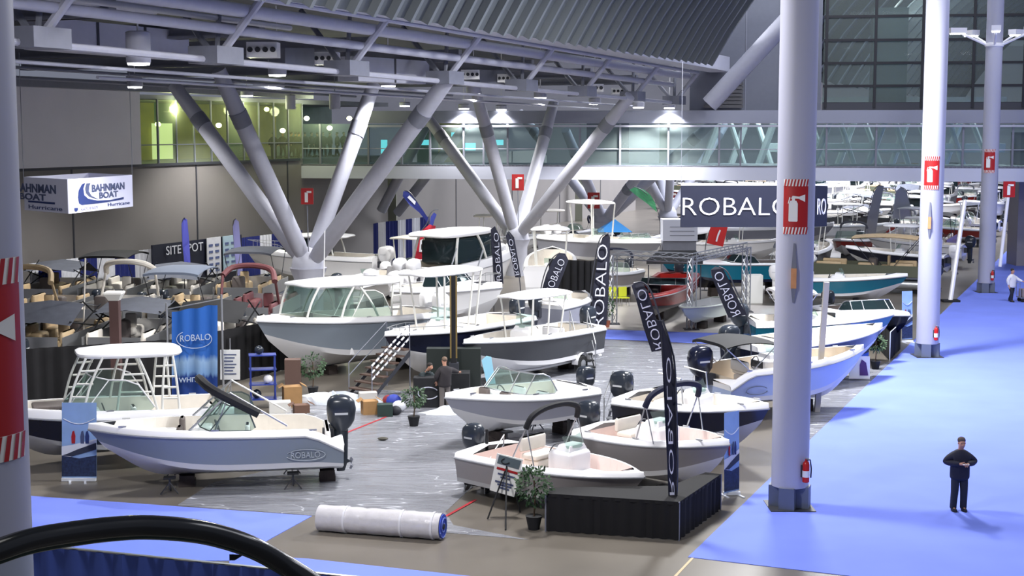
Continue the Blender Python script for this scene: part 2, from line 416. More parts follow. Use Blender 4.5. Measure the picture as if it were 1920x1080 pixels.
    def merged(s):
        M = MB()
        for name, mb, sm, subs, lab in s.parts:
            M.merge(mb)
            for sub in subs: M.merge(sub[1])
        return M
PLACED = []
def seg_dist(p1, q1, p2, q2):
    best = 1e9
    for i in range(9):
        u = p1.lerp(q1, i / 8); d = q2 - p2; t = max(0, min(1, (u - p2).dot(d) / d.length_squared)); best = min(best, (u - (p2 + d * t)).length)
        u = p2.lerp(q2, i / 8); d = q1 - p1; t = max(0, min(1, (u - p1).dot(d) / d.length_squared)); best = min(best, (u - (p1 + d * t)).length)
    return best
def clear(loc, rz, L, B, name='', report=False):
    p = V((loc[0], loc[1])); d = V((math.cos(rz), math.sin(rz))); a, q = p + d * .2, p + d * (L - B * .45); ok = True
    for (a2, q2, B2, n2) in PLACED:
        if seg_dist(a, q, a2, q2) < (B + B2) / 2 + .1:
            ok = False
            if report: print('CLASH', round(seg_dist(a, q, a2, q2), 2), name[:60], '|', n2[:60])
    return ok
def place(loc, rz, L, B, name=''):
    p = V((loc[0], loc[1])); d = V((math.cos(rz), math.sin(rz))); PLACED.append((p + d * .2, p + d * (L - B * .45), B, name))
def put_boat(b, name, label, loc, rz, group=None, cat='boat', rec=True):
    if rec: clear(loc, rz, b.L, b.B, label, True); place(loc, rz, b.L, b.B, label)
    return b.emit(empty(name, loc, label, cat, rz, group))
def span(bow, stern):
    """bow tip and transom centre, each (px, py, height) -> location, heading, length"""
    p, q = G(*bow), G(*stern); d = p - q; d.z = 0; return V((q.x, q.y, 0)), math.atan2(d.y, d.x), d.length
def supports(loc, rz, L, B, zk, tag_label, ts=(.12, .62), sides=True):
    """keel blocks and jack stands that carry a hull"""
    R = Matrix.Rotation(rz, 3, 'Z')
    for i, t in enumerate(ts):
        c = V(loc) + R @ V((L * t, 0, 0)); mb = MB()
        for k in range(2): mb.box((c.x, c.y, zk * (k + .5) / 2), (.42 - .04 * k, .5, zk / 2), mat('dark_timber', (58, 50, 48), .8, noise=.2), rz)
        tag(obj('keel_block', mb, None, world=True), 'dark timber keel block under the %s of the %s' % (('stern', 'bow')[i], tag_label), 'block', 'keel blocks')
    if sides:
        for t in (.2, .68):
            for sg in (1, -1):
                e = empty('jack_stand', V(loc) + R @ V((L * t, sg * B * .36, 0)), 'black tripod jack stand under the %s %s of the %s' % ('port' if sg > 0 else 'starboard', 'stern' if t < .5 else 'bow', tag_label), 'stand', rz, 'jack stands')
                h = zk + .12; obj('post', MB().tube([(0, 0, .12), (0, 0, h)], .03, DKGREY, 6), e, True); obj('pad', MB().box((0, 0, h), (.3, .2, .05), BLACK, 0, 0), e)
                for k in range(3): a = 2 * PI * k / 3 + .5; obj('leg', MB().tube([(0, 0, h * .7), (.26 * math.cos(a), .26 * math.sin(a), .02)], .018, DKGREY, 5), e, True)
# ------------------------------------------------------------------ the hall
CONC = mat('polished_concrete', (112, 106, 98), .3, noise=.16, nscale=.35, bump=.05)
CARPET = mat('blue_carpet', (114, 133, 230), .95, noise=.06, nscale=.5)
CARPETD = mat('blue_drape', (58, 80, 168), .9, noise=.06)
f = MB(); f.box((20, 130, -.1), (240, 320, .2), CONC); struct('floor', f)
def flat(name, poly, m, z=.012, th=.012):
    mb = MB(); pts = [G(*p) if not isinstance(p, Vector) else p for p in poly]; pts = [V((p.x, p.y, z - th)) for p in pts]
    mb.prism(pts, (0, 0, th), m); return obj(name, mb, None, world=True)
e0, e1 = G(1290, 1045), G(1800, 555); da = (e1 - e0).normalized()
far = e0 + da * 190; near = e0
tag(flat('aisle_carpet', [near, near + C_ * 34, far + C_ * 34, far], CARPET), 'long bright blue carpet covering the wide aisle beside the round columns', 'carpet')
tag(flat('carpet_strip', [(-60, 921), (65, 931), (585, 968), (505, 1012), (440, 1052), (-60, 1052)], CARPET), 'blue carpet laid on the concrete behind the black handrail', 'carpet')
tag(flat('carpet_strip', [(430, 1040), (575, 1048), (900, 1083), (1300, 1130), (1300, 1200), (430, 1200)], CARPET), 'blue carpet strip along the bottom edge below the white carpet roll', 'carpet')
tag(flat('carpet_strip', [(1085, 617), (1300, 624), (1462, 630), (1462, 650), (1300, 644), (1090, 634)], CARPET, .02), 'narrow blue carpet crossing in front of the white booth floor', 'carpet')
tag(flat('booth_floor', [(1128, 566), (1470, 574), (1470, 629), (1300, 623), (1108, 615)], mat('pale_booth_flooring', (205, 200, 196), .4, noise=.04)), 'pale booth flooring under the red boat and the grey truss frame', 'floor mat')
# plastic film
def film_mat():
    m = bpy.data.materials.new('clear_plastic_film'); m.use_nodes = True; nt = m.node_tree; b = nt.nodes['Principled BSDF']
    b.inputs['Base Color'].default_value = lin((150, 152, 160)) + (1,); b.inputs['Roughness'].default_value = .2; b.inputs['Alpha'].default_value = .75
    tc = nt.nodes.new('ShaderNodeTexCoord'); mp = nt.nodes.new('ShaderNodeMapping'); mp.inputs['Rotation'].default_value = (0, 0, .5); mp.inputs['Scale'].default_value = (.5, 2.2, 1)
    n = nt.nodes.new('ShaderNodeTexNoise'); n.inputs['Scale'].default_value = .9; n.inputs['Detail'].default_value = 6; n.inputs['Distortion'].default_value = 1.4
    bp = nt.nodes.new('ShaderNodeBump'); bp.inputs['Strength'].default_value = .7; bp.inputs['Distance'].default_value = .12
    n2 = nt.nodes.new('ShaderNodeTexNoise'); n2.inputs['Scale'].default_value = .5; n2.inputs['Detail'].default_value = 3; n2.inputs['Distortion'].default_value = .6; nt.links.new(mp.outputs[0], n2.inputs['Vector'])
    cr = nt.nodes.new('ShaderNodeValToRGB'); e = cr.color_ramp.elements; e[0].position = .492; e[0].color = lin((146, 148, 156)) + (1,); e[1].position = .508; e[1].color = lin((150, 152, 160)) + (1,); q = e.new(.5); q.color = lin((225, 228, 236)) + (1,); nt.links.new(n2.outputs['Fac'], cr.inputs['Fac']); nt.links.new(cr.outputs[0], b.inputs['Base Color'])  # thin bright lines paint highlights on the film's creases into its colour
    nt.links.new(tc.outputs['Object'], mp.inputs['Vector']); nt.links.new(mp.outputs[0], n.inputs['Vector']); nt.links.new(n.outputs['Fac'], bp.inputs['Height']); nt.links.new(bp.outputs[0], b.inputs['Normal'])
    return m
FILM = film_mat()
tag(flat('plastic_film', [(332, 948), (400, 905), (560, 870), (640, 850), (560, 800), (505, 745), (700, 730), (850, 740), (860, 640), (1120, 637), (1300, 646), (1440, 652), (1400, 720), (1300, 765), (1200, 820), (1020, 850), (880, 880), (900, 900), (835, 960), (850, 985), (990, 1012), (800, 996), (600, 968)], FILM, .008, .006), 'clear plastic film spread over the grey carpet between the boats', 'plastic sheet')
tag(flat('plastic_film', [(1450, 800), (1500, 700), (1640, 690), (1672, 676), (1540, 812), (1500, 850), (1450, 860)], FILM, .008, .006), 'clear plastic film beside the blue aisle behind the nearest round column', 'plastic sheet')
RT = mat('red_floor_tape', (170, 40, 50), .5)
for a_, b_, l in (((650, 812), (735, 778), 'thin red tape line on the film leading to the cardboard box'), ((836, 969), (892, 938), 'short red tape line beside the end of the white carpet roll')):
    p, q = G(*a_), G(*b_); n = (q - p).cross(UP).normalized() * .04; tag(flat('floor_tape', [p - n, q - n, q + n, p + n], RT, .018, .004), l, 'tape')
p, q = G(1262, 1085), G(1300, 1045); n = (q - p).cross(UP).normalized() * .03
tag(flat('floor_joint', [p - n, q - n, q + n, p + n], mat('joint_sealant', (196, 170, 130), .6), .006, .004), 'thin pale joint line in the concrete leading to the stage corner', 'joint')
# crumpled film heaps
def heap(poly_c, rx, ry, h, label, ang=0):
    mb = MB(); N = 16; rings = []
    for k in range(6):
        q = 1 - k / 5; ring = []
        for i in range(N):
            a = 2 * PI * i / N; w = 1 + .25 * random.uniform(-1, 1)
            p = V((rx * q * w * math.cos(a), ry * q * w * math.sin(a), .01 + h * (1 - q * q) * random.uniform(.6, 1.25) if k else .01)); ring.append(poly_c + Matrix.Rotation(ang, 3, 'Z') @ p)
        rings.append(ring)
    mb.loft(rings, mat('crumpled_film', (205, 212, 222), .25, bump=.5, nscale=5), caps=True)
    tag(obj('crumpled_plastic', mb, None, True, world=True), label, 'plastic sheet')
heap(G(625, 756), 1.9, .5, .35, 'heap of crumpled clear plastic under the bow of the large grey boat')
heap(G(845, 775), .9, .35, .22, 'small heap of crumpled clear plastic beside the potted tree')
heap(G(690, 768), .7, .3, .2, 'crumpled plastic scraps in front of the brown stairs')
tag(obj('paper_scrap', MB().blob(G(718, 826) + V((0, 0, .06)), (.16, .09, .05), mat('dark_paper', (70, 68, 60), .7)), None, True, world=True), 'small dark scrap lying alone on the plastic film', 'scrap')

# left wall line
W0 = V((-25, 75, 0))
def W(t, z=0.0, off=0.0): return W0 + A * t + C_ * off + UP * z
WALLM = mat('taupe_wall_panel', (122, 118, 116), .7, noise=.04, nscale=.4)
WALLU = mat('grey_wall_panel', (232, 230, 236), .7, noise=.03, nscale=.4)
mb = MB(); mb.prism([W(-30, 0, -.4), W(100, 0, -.4), W(100, 0, 0), W(-30, 0, 0)], (0, 0, 7.2), WALLM)
for t in (-25, -10, -4.8 + .0, 3.8, 15.1, 25.5, 40, 52, 64, 76, 88): mb.prism([W(t - .06, 0, 0), W(t + .06, 0, 0), W(t + .06, 0, .03), W(t - .06, 0, .03)], (0, 0, 7.2), DKGREY)
struct('wall_left', mb)
mb = MB(); mb.prism([W(-30, 7.25, -.2), W(9.5, 7.25, -.2), W(9.5, 7.25, .25), W(-30, 7.25, .25)], (0, 0, 4.2), WALLU)
mb.prism([W(-30, 7.1, 0), W(27, 7.1, 0), W(27, 7.1, .12), W(-30, 7.1, .12)], (0, 0, .16), DKGREY); struct('wall_upper_left', mb)
# corridor behind glass
YG = mat('green_cast_panel', (158, 150, 88), .6, noise=.25, nscale=.7); TG = mat('green_grey_panel', (96, 122, 112), .6, noise=.2, nscale=.6)  # olive panel colour carries the green cast of the lit, tinted corridor
mb = MB(); mb.prism([W(9.5, 7.0, -7), W(40, 7.0, -7), W(40, 7.0, 0), W(9.5, 7.0, 0)], (0, 0, .25), STEELD); struct('floor_upper', mb); mb = MB(); mb.prism([W(9.5, 10.9, -7), W(40, 10.9, -7), W(40, 10.9, 0), W(9.5, 10.9, 0)], (0, 0, .3), STEELD)
struct('ceiling_upper', mb)
mb = MB()
tt = 9.5; k = 0
while tt < 40:
    w = (1.6, 2.4, 1.1, 3.0)[k % 4]; mb.prism([W(tt, 7.2, -6.2), W(tt + w, 7.2, -6.2), W(tt + w, 7.2, -6), W(tt, 7.2, -6)], (0, 0, 3.8), (YG, TG, YG, YG)[k % 4] if tt < 32 else TG); tt += w; k += 1
struct('wall_corridor_back', mb)
gl = glass('corridor_glass', (240, 246, 226), .92)
mb = MB(); mb.prism([W(9.6, 7.25, 0), W(27.4, 7.25, 0), W(27.4, 7.25, .03), W(9.6, 7.25, .03)], (0, 0, 3.7), gl); o = struct('window_1', mb)
mb = MB()
for t in [9.6 + 1.78 * i for i in range(11)]: mb.prism([W(t - .05, 7.25, -.03), W(t + .05, 7.25, -.03), W(t + .05, 7.25, .08), W(t - .05, 7.25, .08)], (0, 0, 3.7), STEELD)
mb.prism([W(9.6, 8.3, .03), W(27.4, 8.3, .03), W(27.4, 8.3, .07), W(9.6, 8.3, .07)], (0, 0, .06), STEELD)
struct('trim_1', mb)
LAMPM = mat('lamp_lens', (255, 255, 255), .3, emit=14); WARM = mat('warm_lamp_lens', (250, 250, 190), .3, emit=9); TEALM = mat('teal_lit_screen', (120, 225, 235), .3, emit=1.6)
def Wx(px, off=-5.7): k_ = (px - 960) / F; return (k_ * (W0.y + C_.y * off) - (W0.x + C_.x * off)) / (A.x - k_ * A.y)
for i, (px, py) in enumerate(((296, 233), (410, 235), (530, 245), (618, 240), (575, 222), (655, 222), (500, 205))):
    Y = 88 + i * 2.0; c = P(px, py, Y); c.z = max(7.6, min(10.6, c.z)); 
    tag(obj('corridor_lamp', MB().blob(c, (.18, .18, .15), WARM, 10, 6), None, True, world=True), 'glowing lamp in the green corridor behind glass, number %d from the left' % (i + 1) if 0 else ('glowing lamp in the green corridor, ' + ('leftmost by the white wall', 'left of the crossing struts', 'between the near strut pair', 'above the standing crowd', 'high, left of the brightest lamp', 'rightmost, near the bridge', 'high up near the corridor ceiling')[i]), 'lamp', 'corridor lamps')
a = W(Wx(288), 7.3, -5.7); b_ = W(Wx(326), 7.3, -5.7); tag(obj('lit_doorway', MB().prism([a, b_, b_ + C_ * .05, a + C_ * .05], (0, 0, 2.3), mat('doorway_glow', (206, 220, 178), .5, emit=1.0)), None, world=True), 'bright green-white lit doorway at the left end of the glass corridor', 'doorway')
# ------------------------------------------------------------------ bridge across the hall
BL, BR = V((-14.35, 100.1, 0)), V((36, 92.5, 0)); bd = (BR - BL).normalized(); bn = V((-bd.y, bd.x, 0))
def BP(px, off=0.0, z=0.0):
    k = (px - 960) / F; t = (k * BL.y - BL.x) / (bd.x - k * bd.y); return BL + bd * t + bn * off + UP * z
BEAM = mat('white_beam_cladding', (196, 200, 218), .5, noise=.03, nscale=.3); BEAM2 = mat('grey_beam_cladding', (134, 138, 154), .5, noise=.03, nscale=.3)
ends = [BP(565), BP(2050)]
mb = MB(); mb.prism([ends[0] + UP * 5.9, ends[1] + UP * 5.9, ends[1] + bn * .5 + UP * 5.9, ends[0] + bn * .5 + UP * 5.9], (0, 0, .95), BEAM)
mb.prism([ends[0] + UP * 6.75, ends[1] + UP * 6.75, ends[1] + bn * 6 + UP * 6.75, ends[0] + bn * 6 + UP * 6.75], (0, 0, .12), STEELD)
struct('trim_bridge_beam', mb)
u0, u1 = BP(690), BP(2050)
mb = MB(); mb.prism([u0 + UP * 9.62, u1 + UP * 9.62, u1 + bn * 6 + UP * 9.62, u0 + bn * 6 + UP * 9.62], (0, 0, .82), BEAM2); mb.prism([u0 - bn * .12 + UP * 9.36, u1 - bn * .12 + UP * 9.36, u1 + UP * 9.36, u0 + UP * 9.36], (0, 0, .14), STEEL)
struct('trim_bridge_fascia', mb)
bg = glass('bridge_glass', (214, 228, 228), .92)
mb = MB(); mb.prism([ends[0] + UP * 6.87 + bn * .2, ends[1] + UP * 6.87 + bn * .2, ends[1] + UP * 6.87 + bn * .23, ends[0] + UP * 6.87 + bn * .23], (0, 0, 2.7), bg); struct('window_2', mb)
mb = MB()
for px in [600, 690, 752, 805, 868, 905, 950, 1010, 1085, 1160, 1250, 1345, 1385, 1545, 1638, 1725, 1800, 1893]:
    p = BP(px); mb.prism([p + UP * 6.87, p + bd * .12 + UP * 6.87, p + bd * .12 + bn * .15 + UP * 6.87, p + bn * .15 + UP * 6.87], (0, 0, 2.7), STEELD)
mb.prism([ends[0] + UP * 7.9 + bn * .1, ends[1] + UP * 7.9 + bn * .1, ends[1] + UP * 7.9 + bn * .16, ends[0] + UP * 7.9 + bn * .16], (0, 0, .05), STEEL)
struct('trim_bridge_mullions', mb)
# back of the bridge: second glass line with dim panels seen through
mb = MB()
for px0, px1, m in ((700, 745, TG), (745, 800, YG), (975, 1060, WALLU), (1060, 1150, STEELD), (1150, 1215, WALLU), (1215, 1235, TG), (1235, 1275, WALLU)):
    a, b = BP(px0, 14), BP(px1, 14); mb.prism([a + UP * 6.0, b + UP * 6.0, b + bn * .2 + UP * 6.0, a + bn * .2 + UP * 6.0], (0, 0, 4.4), m)
struct('wall_behind_bridge', mb)
for px, py, w_, h_ in ((714, 262, 12, 26), (742, 268, 16, 12), (790, 262, 14, 10), (846, 248, 10, 16), (872, 268, 20, 14), (930, 262, 14, 10)):
    Y_ = 112; mb = MB().prism([P(px, py + h_, Y_), P(px + w_, py + h_, Y_), P(px + w_, py, Y_), P(px, py, Y_)], (0, .1, 0), TEALM); tag(obj('lit_screen', mb, None, world=True), 'small glowing teal screen behind the bridge glass', 'screen', 'teal screens behind the bridge')
# ------------------------------------------------------------------ the vault over the aisle side, its end wall and glazing
def chordX(k, VPx, Z): return (VPx - k / Z - 960) / F * Z     # lateral position of an aisle-parallel line
def bp(Z, z, kk=None):      # point on the line of the box beam
    kk = 76500 if kk is None else kk
    x = 2130 - kk / Z; return V(((x - 960) / F * Z, Z, z))
VM = mat('ribbed_vault_panel', (80, 86, 90), .7, noise=.06, nscale=.3); RIBM = mat('pale_rib', (104, 110, 114), .5)
b0 = bp(30, 0); b1 = bp(96, 0); vdir = (b1 - b0).normalized(); vc = V((vdir.y, -vdir.x, 0))
R_ = 34.0
T0 = math.radians(30)
def VP_(s, th, dr=0.0): r = R_ - dr; return b0 + vdir * s + vc * (R_ * math.cos(T0) - r * math.cos(th) + 2.2) + UP * (13.6 + r * math.sin(th) - R_ * math.sin(T0))
mb = MB(); NT = 18; th = [math.radians(29 + 66 * i / NT) for i in range(NT + 1)]
mb.loft([[VP_(s, t) for t in th] for s in (-34, 0, 64)], VM, closed=False)
s = -4
while s < 64:
    for t0, t1 in zip(th[:12], th[1:13]):
        for ww, dd, oo, mm in ((.2, .3, 0, RIBM), (.22, .1, .26, DKGREY)): mb.loft([[VP_(s + oo, q), VP_(s + oo + ww, q), VP_(s + oo + ww, q, dd), VP_(s + oo, q, dd)] for q in (t0, t1)], mm)
    s += 1.35
struct('ceiling', mb)
mb = MB(); mb.loft([[VP_(s, t) for t in th] for s in (74, 130, 200)], VM, closed=False)
for s in range(76, 190, 5):
    for t0, t1 in zip(th[:14:2], th[2:16:2]):
        a, b = [VP_(s, t0), VP_(s + .5, t0), VP_(s + .5, t0, .6), VP_(s, t0, .6)], [VP_(s, t1), VP_(s + .5, t1), VP_(s + .5, t1, .6), VP_(s, t1, .6)]
        mb.loft([a, b], RIBM)
struct('ceiling_far', mb)
# end wall above the bridge
mb = MB(); a, b = BP(1290, .3), BP(1535, .3)
mb.prism([a + UP * 10.4, b + UP * 10.4, b + bn * .3 + UP * 10.4, a + bn * .3 + UP * 10.4], (0, 0, 12), mat('slate_end_wall', (96, 100, 112), .7, noise=.03))
for px in (1393, 1455): p = BP(px, .26); mb.prism([p + UP * 10.4, p + bd * .06 + UP * 10.4, p + bd * .06 + bn * .05 + UP * 10.4, p + bn * .05 + UP * 10.4], (0, 0, 12), STEELD)
struct('wall_end', mb)
mb = MB(); a, b = BP(1317, .05), BP(1390, .05)
lv = mat('louvre_metal', (72, 72, 76), .6)
for k in range(9):
    f = k / 9; q = a.lerp(b, f * .92); mb.prism([q + UP * (10.6 + .24 * k), b + UP * (10.6 + .24 * k), b + bn * .08 + UP * (10.6 + .24 * k), q + bn * .08 + UP * (10.6 + .24 * k)], (0, 0, .19), lv)
tag(obj('louvre_grille', mb, None, world=True), 'triangular dark louvre grille beside the grey end wall above the bridge', 'grille')
sp = MB(); sp.tube([P(1330, 196, 91), P(1460, 55, 90), P(1520, -10, 89)], .55, STEEL, 10)
tag(obj('arch_brace', sp, None, True, world=True), 'thick pale slanting tube in front of the grey end wall', 'brace')
mb = MB(); a, b = BP(1538, .3), BP(2060, .3)
mb.prism([a + UP * 10.9, b + UP * 10.9, b + bn * .04 + UP * 10.9, a + bn * .04 + UP * 10.9], (0, 0, 11), glass('clerestory_glass', (208, 218, 216), .92)); struct('window_3', mb)
mb = MB(); mb.prism([a + UP * 10.45, b + UP * 10.45, b + bn * .2 + UP * 10.45, a + bn * .2 + UP * 10.45], (0, 0, .5), DKGREY)
for z in (11.9, 13.35, 14.8, 16.3): mb.prism([a - bn * .05 + UP * z, b - bn * .05 + UP * z, b + bn * .05 + UP * z, a + bn * .05 + UP * z], (0, 0, .16), mat('black_mullion', (16, 18, 26), .5))
for px in (1541, 1632, 1720, 1815, 1910): p = BP(px, .22); mb.prism([p + UP * 10.6, p + bd * .17 + UP * 10.6, p + bd * .17 + bn * .12 + UP * 10.6, p + bn * .12 + UP * 10.6], (0, 0, 11.5), mat('black_mullion', (16, 18, 26), .5))
struct('trim_glazing_bars', mb)
# things behind the glazing
mb = MB(); a, b = BP(1634, 2), BP(1700, 2); mb.prism([a + UP * 10.45, b + UP * 10.45, b + bn * 2 + UP * 10.45, a + bn * 2 + UP * 10.45], (0, 0, 6.6), mat('grey_cladding', (128, 136, 142), .6)); tag(obj('equipment_tower', mb, None, world=True), 'grey boxed tower standing behind the gridded glazing', 'tower')
tw = MB()
for i in range(10):
    a = BP(1300 + i * 62, 20 + (i % 2) * 3, 5.8); b = BP(1352 + i * 62, 20 + (i % 2) * 3, 11.0); c = BP(1404 + i * 62, 20, 5.8)
    e = tag(obj('truss_brace', MB().tube([a, b], .28, mat('white_truss_paint', (212, 218, 216), .5), 8), None, True, world=True), 'white slanting truss brace behind the bridge glass, right of the hanging sign' if i > 3 else 'white slanting truss brace behind the bridge glass above the hanging sign', 'brace', 'far truss braces')
    e = tag(obj('truss_brace', MB().tube([b, c], .22, mat('white_truss_paint', (212, 218, 216), .5), 8), None, True, world=True), 'white slanting truss brace behind the bridge glass, right of the hanging sign' if i > 3 else 'white slanting truss brace behind the bridge glass above the hanging sign', 'brace', 'far truss braces')
mb = MB(); a, b = BP(1440, 22), BP(2000, 22); mb.prism([a + UP * 7.4, b + UP * 7.4, b + bn * .6 + UP * 7.4, a + bn * .6 + UP * 7.4], (0, 0, .7), mat('white_truss_paint', (212, 218, 216)))
mb.prism([a + UP * 11.2, b + UP * 11.2, b + bn * .6 + UP * 11.2, a + bn * .6 + UP * 11.2], (0, 0, .5), mat('white_truss_paint', (212, 218, 216)))
tag(obj('truss_chord', mb, None, world=True), 'long white horizontal truss chord seen through the bridge glass', 'beam')
# far end wall
mb = MB(); mb.box((60, 286, 12), (220, 1, 26), WALLU); struct('wall_far', mb)
# flat ceiling deck over the left side
mb = MB(); pts = [W(-45, 0, -2), W(60, 0, -2)]; q0, q1 = bp(20, 0, 80500), bp(97, 0, 80500)
mb.prism([V((pts[0].x, pts[0].y, 14.4)), V((pts[1].x, pts[1].y, 14.4)), V((q1.x, q1.y, 14.4)), V((q0.x, q0.y, 14.4))], (0, 0, .3), mat('ceiling_deck', (92, 94, 100), .8, noise=.06, nscale=.3))
struct('ceiling_deck', mb)
# ------------------------------------------------------------------ roof steel on the left side
def nodeA(Z, z): x = 2130 - 81800 / Z; return V(((x - 960) / F * Z, Z, z))
zb_ = lambda Z: 11.55 - .012 * (Z - 40)
zt_ = lambda Z: 13.3 - .013 * (Z - 56)
Zs = [24.3, 32.1, 39.9, 47.6, 55.4, 63.2, 71, 78.7, 86.5, 94.2]
tr = empty('roof_truss', nodeA(24.3, 11.5), 'long pale steel roof truss with slanting web tubes above the struts', 'truss')
obj('bottom_chord', MB().tube([nodeA(Z, zb_(Z)) for Z in Zs], .11, STEEL, 8), tr, True, world=True)
def nodeU(Z, z): x = 2130 - 77700 / Z; return V(((x - 960) / F * Z, Z, z))
obj('top_chord', MB().tube([nodeU(Z, zt_(Z)) for Z in Zs], .1, STEEL, 8), tr, True, world=True)
for i, Z in enumerate(Zs):
    n_ = nodeA(Z, zb_(Z)); mb = MB().box(n_ + V((0, 0, .15)), (1.1, 1.5, .55), STEELD, -ANG)
    obj('node_block', mb, tr, world=True)
    obj('diagonal', MB().tube([n_, nodeU(Z, zt_(Z))], .14, STEEL, 8), tr, True, world=True)
    obj('diagonal', MB().tube([n_, n_ + V((-1.9, 1.5, 2.4))], .11, STEELD, 6), tr, True, world=True)
    obj('vertical', MB().tube([n_, n_ + V((.1, 0.6, 2.6))], .09, STEELD, 6), tr, True, world=True)
# box beam with the catwalk rail
bm = empty('box_beam', bp(24, 14), 'deep pale box beam running under the ribbed vault', 'beam')
def sweep(mb, fn, Z0, Z1, cross, m, n=8):
    rings = []
    for i in range(n + 1):
        Z = Z0 + (Z1 - Z0) * i / n; p = fn(Z); rings.append([p + C_ * x + UP * y for x, y in cross])
    return mb.loft(rings, m, caps=True)
zbeam = lambda Z: 13.45 - .011 * (Z - 55)
obj('beam', sweep(MB(), lambda Z: bp(Z, zbeam(Z)), 20, 96, [(0, 0), (1.1, 0), (1.1, .85), (0, .85)], STEEL), bm, world=True)
obj('flange', sweep(MB(), lambda Z: bp(Z, zbeam(Z)), 20, 96, [(-.18, -.12), (1.3, -.12), (1.3, 0), (-.18, 0)], STEEL), bm, world=True)
for Z in range(24, 97, 8): p = bp(Z, zbeam(Z)); obj('stiffener', MB().box(p + V((-.05, 0, .38)), (.2, .4, .95), STEELD, -ANG), bm, world=True)
rl = MB()
for h in (.45, .9): rl.tube([bp(Z, zbeam(Z) + .85 + h) for Z in range(20, 97, 4)], .035, RIBM, 5)
for Z in range(22, 96, 2): p = bp(Z, zbeam(Z) + .85); rl.tube([p, p + UP * .95], .03, RIBM, 5)
obj('catwalk_rail', rl, bm, world=True)
for i, Z in enumerate((44, 51, 58, 66, 75, 86)):
    p = bp(Z, zbeam(Z) + .8); mb = MB().tube([p + C_ * .2, p + C_ * .6 + UP * 3.5, p + C_ * 1.6 + UP * 7], .16, STEELD, 8).tube([p + C_ * .5, p + C_ * 1.2 + UP * 3.5, p + C_ * 2.4 + UP * 7], .08, RIBM, 6)
    obj('vault_post', mb, bm, True, world=True)
# pipes and ducts along the hall
def run(name, label, cat, k, Z0, Z1, z, r, m, drop=.01, group=None):
    pts = []
    for i in range(9):
        Z = Z0 + (Z1 - Z0) * i / 8; x = 2130 - k / Z; pts.append(V(((x - 960) / F * Z, Z, z - drop * (Z - 40))))
    return tag(obj(name, MB().tube(pts, r, m, 10), None, True, world=True), label, cat, group)
run('pipe', 'thick pale pipe running just left of the box beam', 'pipe', 79300, 26, 94, 13.1, .22, STEEL)
run('pipe', 'slim pale pipe between the thick pipe and the truss', 'pipe', 80300, 26, 92, 12.5, .16, STEEL)
run('air_duct', 'wide round duct ending above the wall lamps at upper left', 'duct', 84500, 26, 46, 13.3, .5, STEEL)
run('pipe', 'pale pipe under the round duct at upper left', 'pipe', 82200, 24, 52, 12.9, .1, STEEL)
run('pipe', 'thin conduit running below the truss along the low steel', 'pipe', 88000, 40, 93, 11.2, .06, STEEL)
run('pipe', 'thin conduit nearest the green corridor glass', 'pipe', 97000, 50, 96, 11.1, .06, STEEL)
# rectangular duct with round nozzles
def duct(label, pa, pb, h, m=STEEL, wdt=1.0):
    d = (pb - pa); n = d.cross(UP).normalized() * wdt
    e = empty('air_duct', pa, label, 'duct'); mb = MB().prism([pa, pb, pb - n, pa - n], (0, 0, h), m); obj('duct_body', mb, e, world=True)
    sm = MB(); L = d.length; k = int(L / 1.9)
    for i in range(1, k): q = pa + d * (i / k); u = d.normalized() * .05; sm.prism([q - u + n * .03, q + u + n * .03, q + u, q - u], (0, 0, h), DKGREY)
    if k > 1: obj('duct_seams', sm, e, world=True)
    return e
duct('long white rectangular duct above the pale wall at upper left', P(88, 92, 47), P(355, 112, 53), 1.0)
duct('grey rectangular duct behind the truss between the nozzle boxes', P(535, 128, 55), P(590, 128, 56), .75, STEELD)
duct('grey rectangular duct left of the thick right strut top', P(672, 152, 60), P(805, 158, 65), 1.0)
duct('grey rectangular duct behind the far end of the truss', P(900, 160, 71), P(945, 162, 72), .75, STEELD)
def nozzle(px, py, Y, w, n, where):
    c = P(px, py, Y); e = empty('air_diffuser', c, 'white diffuser box with round nozzles ' + where, 'diffuser', 0, 'diffuser boxes')
    mb = MB().box((0, 0, 0), (w, .8, w * .5), WHITE); obj('box', mb, e)
    for i in range(n):
        x = w * (-.5 + (i + .5) / n); r = w / n * .36; ring = [V((x + r * math.cos(a), -.41, r * math.sin(a))) for a in [2 * PI * k / 12 for k in range(12)]]
        mb = MB().loft([ring, [p + V((0, .02 - .1, 0)) for p in ring], [V((x + (p.x - x) * .7, -.46, p.z * .7)) for p in ring]], DKGREY, caps=True); obj('nozzle', mb, e)
nozzle(494, 94, 53, 1.08, 4, 'hanging left, above the left pair of struts'); nozzle(613, 110, 57.5, .95, 4, 'in the middle beside the grey duct')
nozzle(882, 140, 69, .85, 4, 'above the second group of struts, left one'); nozzle(948, 147, 72, .8, 4, 'above the second group of struts, right one'); nozzle(1117, 165, 84, .85, 3, 'small and far, left of the last one'); nozzle(1158, 171, 88, .7, 3, 'small and far, the rightmost one')
